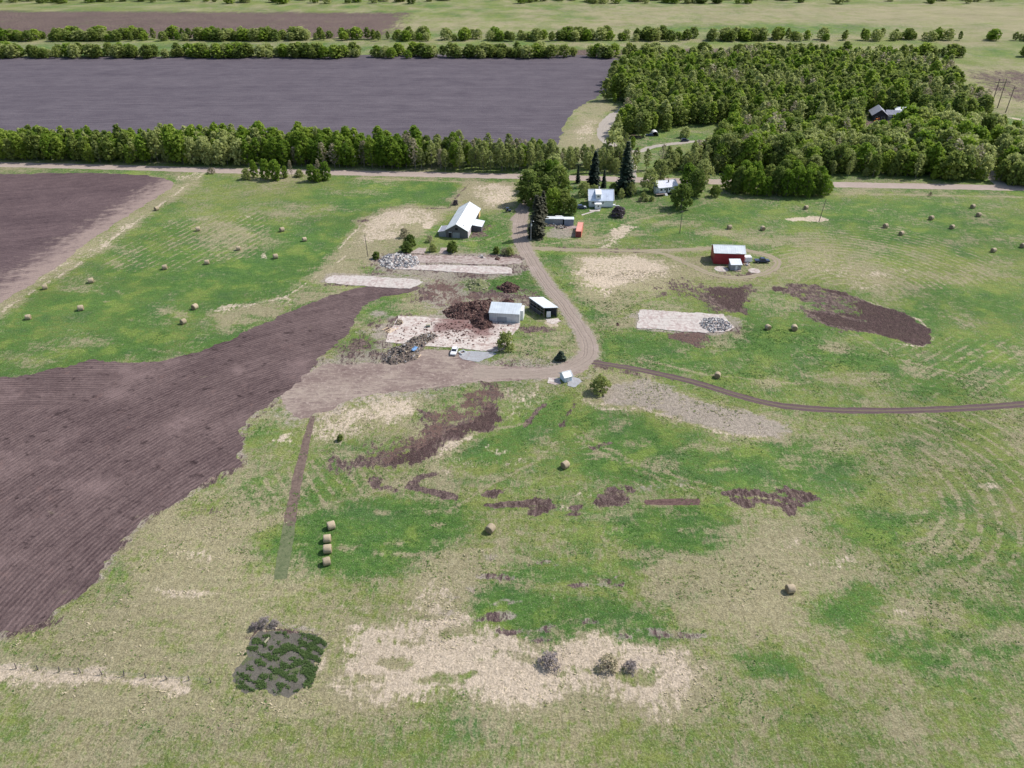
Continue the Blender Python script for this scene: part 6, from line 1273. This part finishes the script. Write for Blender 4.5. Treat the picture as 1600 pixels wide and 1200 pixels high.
for q in [('brush',398,982,1.3,1.5,'dry brush heap at the left corner of the vegetable plot'),('brush',413,976,1.5,1.7,'dry brush heap in the middle of the upper rim of the vegetable plot'),('brush',429,977,1.2,1.5,'dry brush heap right of the middle on the rim of the vegetable plot')]: px(*q, group='brush heaps by the plot')
x, y = G(417,1002); k = MB(); k.tube([(-.6,0,.2),(.7,.1,.22)],[.22,.17],8); o = k.build('log', m_gm1); o.location = (x,y,0); o.rotation_euler = (0,0,R(62)); tag(o,'short pale log lying in the vegetable plot','log')
# --- belts and woods: collected, nearest 300 become things, the rest one woodland
def roady(X): return 390.9-.0735*X
W = []
def addw(key, x, y, h, w, reg): W.append((key, x, y, h, w, reg))
X = -330.0
while X < 66:
    pxx = 800+X*2.9
    for row in range(5):
        if row == 4 and r.random() < .3: continue
        x = X+r.uniform(-1.9,1.9); y = roady(x)+7.5+row*5.2+r.uniform(-1.8,1.8)
        p = 800+x*2.9; u = r.random()
        if p < 215: k = 'aspenm' if u < .35 else ('poplar' if u < .5 else ('pale' if u < .6 else 'aspen')); h = 12.5
        elif p < 405: k = 'pale' if u < .42 else ('poplarp' if u < .55 else 'aspen'); h = 15 if p > 225 else 13.5
        elif p < 660: k = 'aspen' if u < .84 else ('pale' if u < .93 else 'tan'); h = 14
        elif p < 870:
            if row > 3 and u < .6: continue
            k = 'pale' if u < .62 else ('aspen' if u < .82 else ('tan' if u < .93 else 'aspenm')); h = 12.5
        else:
            if row > 3 or u < .12: continue
            k = 'pale' if u < .5 else ('tan' if u < .7 else 'poplarp'); h = 10
        if k == 'poplar' or k == 'poplarp': h -= 2.5
        addw(k, x, y, h*max(.7,min(1.35,r.gauss(1,.12))), (1.12 if 'poplar' not in k else .8)*r.uniform(.9,1.1), 'belt')
    X += 4.0
def inpoly(x, y, P):
    c = False
    for i in range(len(P)):
        (x1,y1),(x2,y2) = P[i], P[(i+1) % len(P)]
        if (y1 > y) != (y2 > y) and x < x1+(y-y1)*(x2-x1)/(y2-y1): c = not c
    return c
gp = lambda *a: [G(*q) for q in a]
near = [(69,roady(69)+8),(150,roady(150)+8),(230,roady(230)+8),(345,roady(345)+8)]+gp((1700,218),(1572,215),(1560,235),(1500,212),(1440,210),(1330,208),(1200,203),(1150,212),(1128,238),(1105,252),(1060,259),(990,265))
hole = gp((1338,226),(1342,180),(1350,178),(1395,180),(1435,172),(1440,185),(1408,200),(1400,226))
gaps = [hole, gp((1500,192),(1525,190),(1540,215),(1556,262),(1575,290),(1545,290),(1535,262),(1515,222)), gp((968,240),(1080,214),(1110,214),(1112,224),(1030,235),(985,250))]
for j in range(60):
    for i in range(70):
        x = 60+i*5.6+r.uniform(-2.2,2.2)+(j % 2)*2.8; y = 362+j*5.4+r.uniform(-2,2)
        if not inpoly(x, y, near) or any(inpoly(x, y, q) for q in gaps): continue
        u = r.random(); p, fy = 800+x*2.9, y-roady(x)
        if x < 100 and u < .35: k = 'pale' if r.random() < .6 else 'tan'
        else: k = 'poplar' if u < .34 else ('poplarm' if u < .60 else ('poplarp' if u < .80 else ('pale' if u < .92 else ('tan' if u < .96 else 'aspen'))))
        h = 12.3+2.0*math.sin(x*.06)+r.gauss(0,1.9)
        if fy < 14: h -= 3
        if x < 100: h = min(h, 8+(x-60)*.12)
        addw(k, x, y, h+(2 if k in ('pale','tan') else 0), .98*r.uniform(.78,1.3), 'wood')
far = gp((1120,196),(1050,197),(1046,208),(1010,208),(1000,221),(962,226),(958,212),(968,200),(985,182),(975,166),(945,158),(952,150),(955,128),(985,108),(1100,100),(1240,98),(1400,104),(1480,118),(1500,150),(1500,160),(1530,165),(1545,185),(1520,200),(1500,190),(1480,205),(1440,208),(1400,206),(1405,198),(1385,194),(1350,194),(1346,199),(1330,206),(1200,201))

for j in range(110):
    for i in range(90):
        x = 50+i*6.2+r.uniform(-2.6,2.6)+(j % 2)*3; y = 470+j*6.0+r.uniform(-2.4,2.4)
        if not inpoly(x, y, far) or inpoly(x, y, hole): continue
        u = r.random(); pn = math.sin(x*.045)+math.sin(y*.05+x*.02)
        if pn > .7: k = 'pale' if u < .5 else ('tan' if u < .75 else 'aspenm')
        else: k = 'aspen' if u < .35 else ('aspenm' if u < .72 else ('pale' if u < .86 else 'poplarm'))
        addw(k, x, y, 13.5+r.gauss(0,2.2)-(2 if 'poplar' in k else 0), 1.15*r.uniform(.85,1.25), 'far')
for _ in range(46):
    a, b = G(r.uniform(1340,1405), r.uniform(204,226)); addw(r.choice(('bushp','pale','tan')), a, b, r.uniform(3,6), 1.2, 'far')
# a few round trees right of the track and the far hedgerows
for (x, y, h) in [(1530,212,13),(1545,214,12),(1518,208,11),(1552,208,10),(1600,270,14),(1585,262,13),(1615,285,13),(1600,292,11),(1580,286,12),(1635,280,13),(1575,250,12),(1595,245,13),(1620,255,13)]:
    a, b = G(x, y)
    for dx, dy in ((0,0),(4,2),(-4,3),(2,6)): addw('poplarm' if r.random() < .6 else 'poplarp', a+dx+r.uniform(-1,1), b+dy, h*r.uniform(.85,1.05), .95, 'wood')
for i in range(900):
    a, b = G(r.choice((-200,-60,30,180,330,420,640,820,1000,1200,1420,1700))+r.gauss(0,60), r.choice((61,63,88,90))+r.uniform(-1.5,1.5)); addw(r.choice(('poplar','poplarm','poplarp','aspenm')), a, b, r.uniform(6,12), r.uniform(1.2,1.8), 'far')
for i in range(520):
    a, b = G(r.choice((-300,0,240,500,900,1100,1500,1900))+r.gauss(0,120), r.uniform(-18,6)); addw(r.choice(('poplar','poplarm','poplarp')), a, b, r.uniform(7,13), r.uniform(1.5,2.4), 'far')
for (x,y) in [(978,232),(988,234),(965,214),(972,212),(980,210),(960,232),(1070,215)]:
    a, b = G(x, y); addw(r.choice(('aspen','pale','bushp')) , a, b, r.uniform(5,10), 1.1, 'far')
for i in range(9):
    a, b = G(r.uniform(870,1000), 262+r.uniform(-6,4)); addw('pale', a, b, 11, 1.1, 'belt')
CAMP = Vector((0,0,CAM_H))
def vis(w):
    p = 800+FOC*w[1]/(w[2]*CP+CAM_H*SP); return -60 < p < 1660
W.sort(key=lambda w: (not vis(w), math.hypot(w[1], w[2])))
LAB = {('belt',0):'windbreak tree behind the gravel road, ',('wood',0):'tree of the right-hand wood, ',('far',0):'tree of the far wood, '}
DES = dict(aspen='bright green upright crown',aspenm='dull green upright crown',pale='thin pale green crown over a grey stem',tan='nearly leafless with tan twigs',poplar='broad bright crown',poplarm='broad dull green crown',poplarp='broad pale yellowish crown',bushp='low pale crown')
ind, rest = W[:262], W[262:]
for key, x, y, h, w, reg in ind:
    plant(key, x, y, h, w, LAB[(reg,0)]+DES[key], {'belt':'windbreak trees left of the farm','wood':'trees of the wood right of the farm','far':'trees of the far wood'}[reg]+', '+DES[key])
def woodland(name, lst, frac):
    g = np.random.default_rng(5); VV = []; TT = []; MI = []; mats = [L_LUSH,L_MID,L_PALE,L_TAN,M_BARK]; mi = dict(brush=3,aspen=0,aspenm=1,pale=2,tan=3,poplar=0,poplarm=1,poplarp=2,bushp=2)
    cache = {}
    for key, x, y, h, w, reg in lst:
        K = KINDS[key]; v = g.integers(len(K)); V, T, H = K[v][2], K[v][3], K[v][4]; n = len(V)//4; fr = frac if math.hypot(x,y) < 620 else frac*.55
        m = int(n*fr); sel = g.choice(n, m, replace=False); Q = V.reshape(n,4,3)[sel]; c = Q.mean(1, keepdims=True); Q = (Q-c)/math.sqrt(fr)*.95+c
        a = g.uniform(0,6.283); s_ = h/H; ca, sa = math.cos(a), math.sin(a); X_ = (Q[...,0]*ca-Q[...,1]*sa)*s_*w+x; Y_ = (Q[...,0]*sa+Q[...,1]*ca)*s_*w+y; Z_ = Q[...,2]*s_
        VV.append(np.stack([X_,Y_,Z_],-1).reshape(-1,3)); TT.append(np.clip(T.reshape(n,4)[sel]*.7+g.uniform(-.2,.8),0,1.6).ravel()); MI.append(np.full(m, mi[key]))
        # stem: two crossed tapering sides
        r_ = .16; hh = h*.9; st = np.array([[(-r_,0,0),(r_,0,0),(r_*.3,0,hh),(-r_*.3,0,hh)],[(0,-r_,0),(0,r_,0),(0,r_*.3,hh),(0,-r_*.3,hh)]])+np.array([x,y,0]); VV.append(st.reshape(-1,3)); TT.append(np.zeros(8)); MI.append(np.full(2,4))
    me = quadmesh(name, np.concatenate(VV), np.concatenate(TT), mats, np.concatenate(MI)); o = bpy.data.objects.new(name, me); C.objects.link(o); tag(o, kind='stuff'); print(name, len(lst), 'trees', sum(len(q) for q in VV)//4, 'faces')
woodland('distant_woodland', rest, .34)

# ------------------------------------------------------------------ rough grass standing up out of the sward
def tufts():
    g = np.random.default_rng(77); n = 120000; X = g.uniform(-140,140,n); Y = 75+(g.random(n)**.8)*270; keep = (vnoise(X,Y,3.5,61)+vnoise(X,Y,11,62)*.8+g.normal(0,.12,n)) > .16
    keep &= np.abs(X) < Y*.68+30; keep &= ~((X < -14)&(Y > 222)); keep &= ~((X > 60)&(Y > 225)); keep &= ~((X > 20)&(Y > 270))
    X, Y = X[keep], Y[keep]; bad = np.zeros(len(X), bool)
    for o in list(C.objects):
        nm = o.name.split('.')[0]
        if nm in ('concrete_slab','dirt_yard','ploughed_field','vegetable_plot') and o.type == 'MESH':
            c = np.array([v.co[:] for v in o.data.vertices]); z = c[:,2].max(); pts = [tuple(p[:2]) for p in c if p[2] > z-.01]
            if pts[0][0]**2+pts[0][1]**2 > 1e7: continue
            bad |= sdf(X,Y,pts[::2] if len(pts) > 60 else pts) > -.3
        elif nm in ('dirt_lane','rutted_track','farm_track'):
            c = np.array([v.co[:] for v in o.data.vertices]).reshape(-1,7,3)[::3,3,:2]; bad |= sdline(X,Y,[tuple(p) for p in c]) < (3.2 if nm == 'dirt_lane' else 1.6)
    X, Y = X[~bad], Y[~bad]; A = GROUND['A']; ii = np.clip(np.searchsorted(GY,Y),0,len(GY)-1)*GROUND['nx']+np.clip(np.searchsorted(GX,X),0,len(GX)-1)
    lu, dr, so, pa = (A[k][ii] for k in (LUSH,DRY,SOIL,PALE)); ok = so < .35; X, Y, lu, dr, pa = (q[ok] for q in (X,Y,lu,dr,pa)); m = len(X); V = []; T = []
    h = g.uniform(.05,.17,m)*(1+.4*(dr > .6)); dryish = np.clip(dr*.7+pa*.8-lu*.5+g.normal(.15,.22,m),0,1)
    for k in range(3):
        a = g.uniform(0,6.283,m); w = g.uniform(.06,.17,m); dx, dy = np.cos(a)*w, np.sin(a)*w; q_ = g.uniform(1.0,2.2,m)*h; lx, ly = -np.sin(a)*q_, np.cos(a)*q_; ox, oy = g.normal(0,.14,m), g.normal(0,.14,m); z = np.zeros(m)
        V.append(np.stack([np.stack([X+ox-dx,Y+oy-dy,z],-1),np.stack([X+ox+dx,Y+oy+dy,z],-1),np.stack([X+ox+dx*.5+lx,Y+oy+dy*.5+ly,h],-1),np.stack([X+ox-dx*.5+lx,Y+oy-dy*.5+ly,h*.9],-1)],1).reshape(-1,3)); T.append(np.repeat(dryish,4))
    s = NT('standing_grass', .9, .1); t = s.attr('tint','Fac'); c = s.mix(s.step(t,.0,.5), (.060,.130,.030), (.170,.200,.070)); c = s.mix(s.step(t,.4,.9), c, (.42,.36,.25)); s.col(c)
    o = bpy.data.objects.new('grass_tufts', quadmesh('grass_tufts', np.concatenate(V), np.concatenate(T), [s.mat])); C.objects.link(o); tag(o, kind='stuff'); print('tufts', m)
tufts()

L_WEED = leafmat('weed_leaves', (.055,.095,.030), (.085,.140,.040), (.125,.180,.055), .3)
def weeds():
    g = np.random.default_rng(3); pts = [G(*p) for p in [(398,986),(440,981),(500,994),(512,1004),(500,1040),(486,1078),(430,1088),(362,1076),(374,1036)]]
    x0, x1 = min(p[0] for p in pts), max(p[0] for p in pts); y0, y1 = min(p[1] for p in pts), max(p[1] for p in pts); X = g.uniform(x0,x1,9000); Y = g.uniform(y0,y1,9000)
    k = (sdf(X,Y,pts) > .2)&(vnoise(X,Y,1.7,91)+vnoise(X,Y,.6,92)*.7+.25*np.sin((X*.5+Y)*3.2)+(X-x0)/(x1-x0)*.30+g.normal(0,.14,9000) > .34); X, Y = X[k], Y[k]; n = len(X); m = 10
    c = np.repeat(np.stack([X,Y,np.full(n,.1)],1),m,0)+g.normal(0,.11,(n*m,3))*np.array([1,1,.6]); c[:,2] = np.abs(c[:,2])+.02; nr = g.normal(0,.5,(n*m,3))+np.array([0,0,1.1]); nr /= np.linalg.norm(nr,axis=1,keepdims=True)
    V = quads(c, nr, g.uniform(.05,.13,n*m), g); o = bpy.data.objects.new('low_weeds', quadmesh('low_weeds', V, np.repeat(g.random(n*m),4), [L_WEED])); C.objects.link(o); tag(o, kind='stuff')
weeds()
# ------------------------------------------------------------------ light, air, camera
sc = bpy.context.scene
SUN_EL, SUN_AZ = R(50), math.atan2(.90, .42)      # azimuth from +Y towards +X
w = bpy.data.worlds.new('World'); sc.world = w; w.use_nodes = True
bg = w.node_tree.nodes['Background']; sky = w.node_tree.nodes.new('ShaderNodeTexSky'); sky.sky_type = 'NISHITA'; sky.sun_disc = False
sky.sun_elevation = SUN_EL; sky.sun_rotation = SUN_AZ; sky.air_density = 1.2; sky.dust_density = 2.0
w.node_tree.links.new(sky.outputs[0], bg.inputs[0]); bg.inputs[1].default_value = SKY_S
sl = bpy.data.lights.new('sun', 'SUN'); sl.energy = SUN_S; sl.angle = R(.6); sl.color = (1.0, .955, .90)
so = bpy.data.objects.new('sun', sl); C.objects.link(so)
d = Vector((math.sin(SUN_AZ)*math.cos(SUN_EL), math.cos(SUN_AZ)*math.cos(SUN_EL), math.sin(SUN_EL))); so.rotation_euler = d.to_track_quat('Z', 'Y').to_euler(); so.location = (100, 50, 200)
if HAZE:
    hm = bpy.data.materials.new('haze'); hm.use_nodes = True; nt = hm.node_tree; nt.nodes.clear(); out = nt.nodes.new('ShaderNodeOutputMaterial'); pv = nt.nodes.new('ShaderNodeVolumePrincipled')
    pv.inputs['Color'].default_value = (.80,.84,1.0,1); pv.inputs['Density'].default_value = HAZE; nt.links.new(pv.outputs[0], out.inputs['Volume'])
    mb = MB(); mb.box(-9500,9500,-2500,12500,-1,135); o = mb.build('haze', hm); tag(o, kind='stuff')
cam = bpy.data.cameras.new('camera'); co = bpy.data.objects.new('camera', cam); C.objects.link(co)
cam.sensor_width = 36; cam.lens = 27.0; cam.clip_start = 1; cam.clip_end = 20000
co.location = (0, 0, CAM_H); co.rotation_euler = (R(90)-PITCH, 0, 0); sc.camera = co
sc.view_settings.view_transform = 'Standard'; sc.view_settings.look = 'None'; sc.view_settings.gamma = 1; sc.view_settings.exposure = EXPO
sc.render.resolution_x = 1024; sc.render.resolution_y = 768
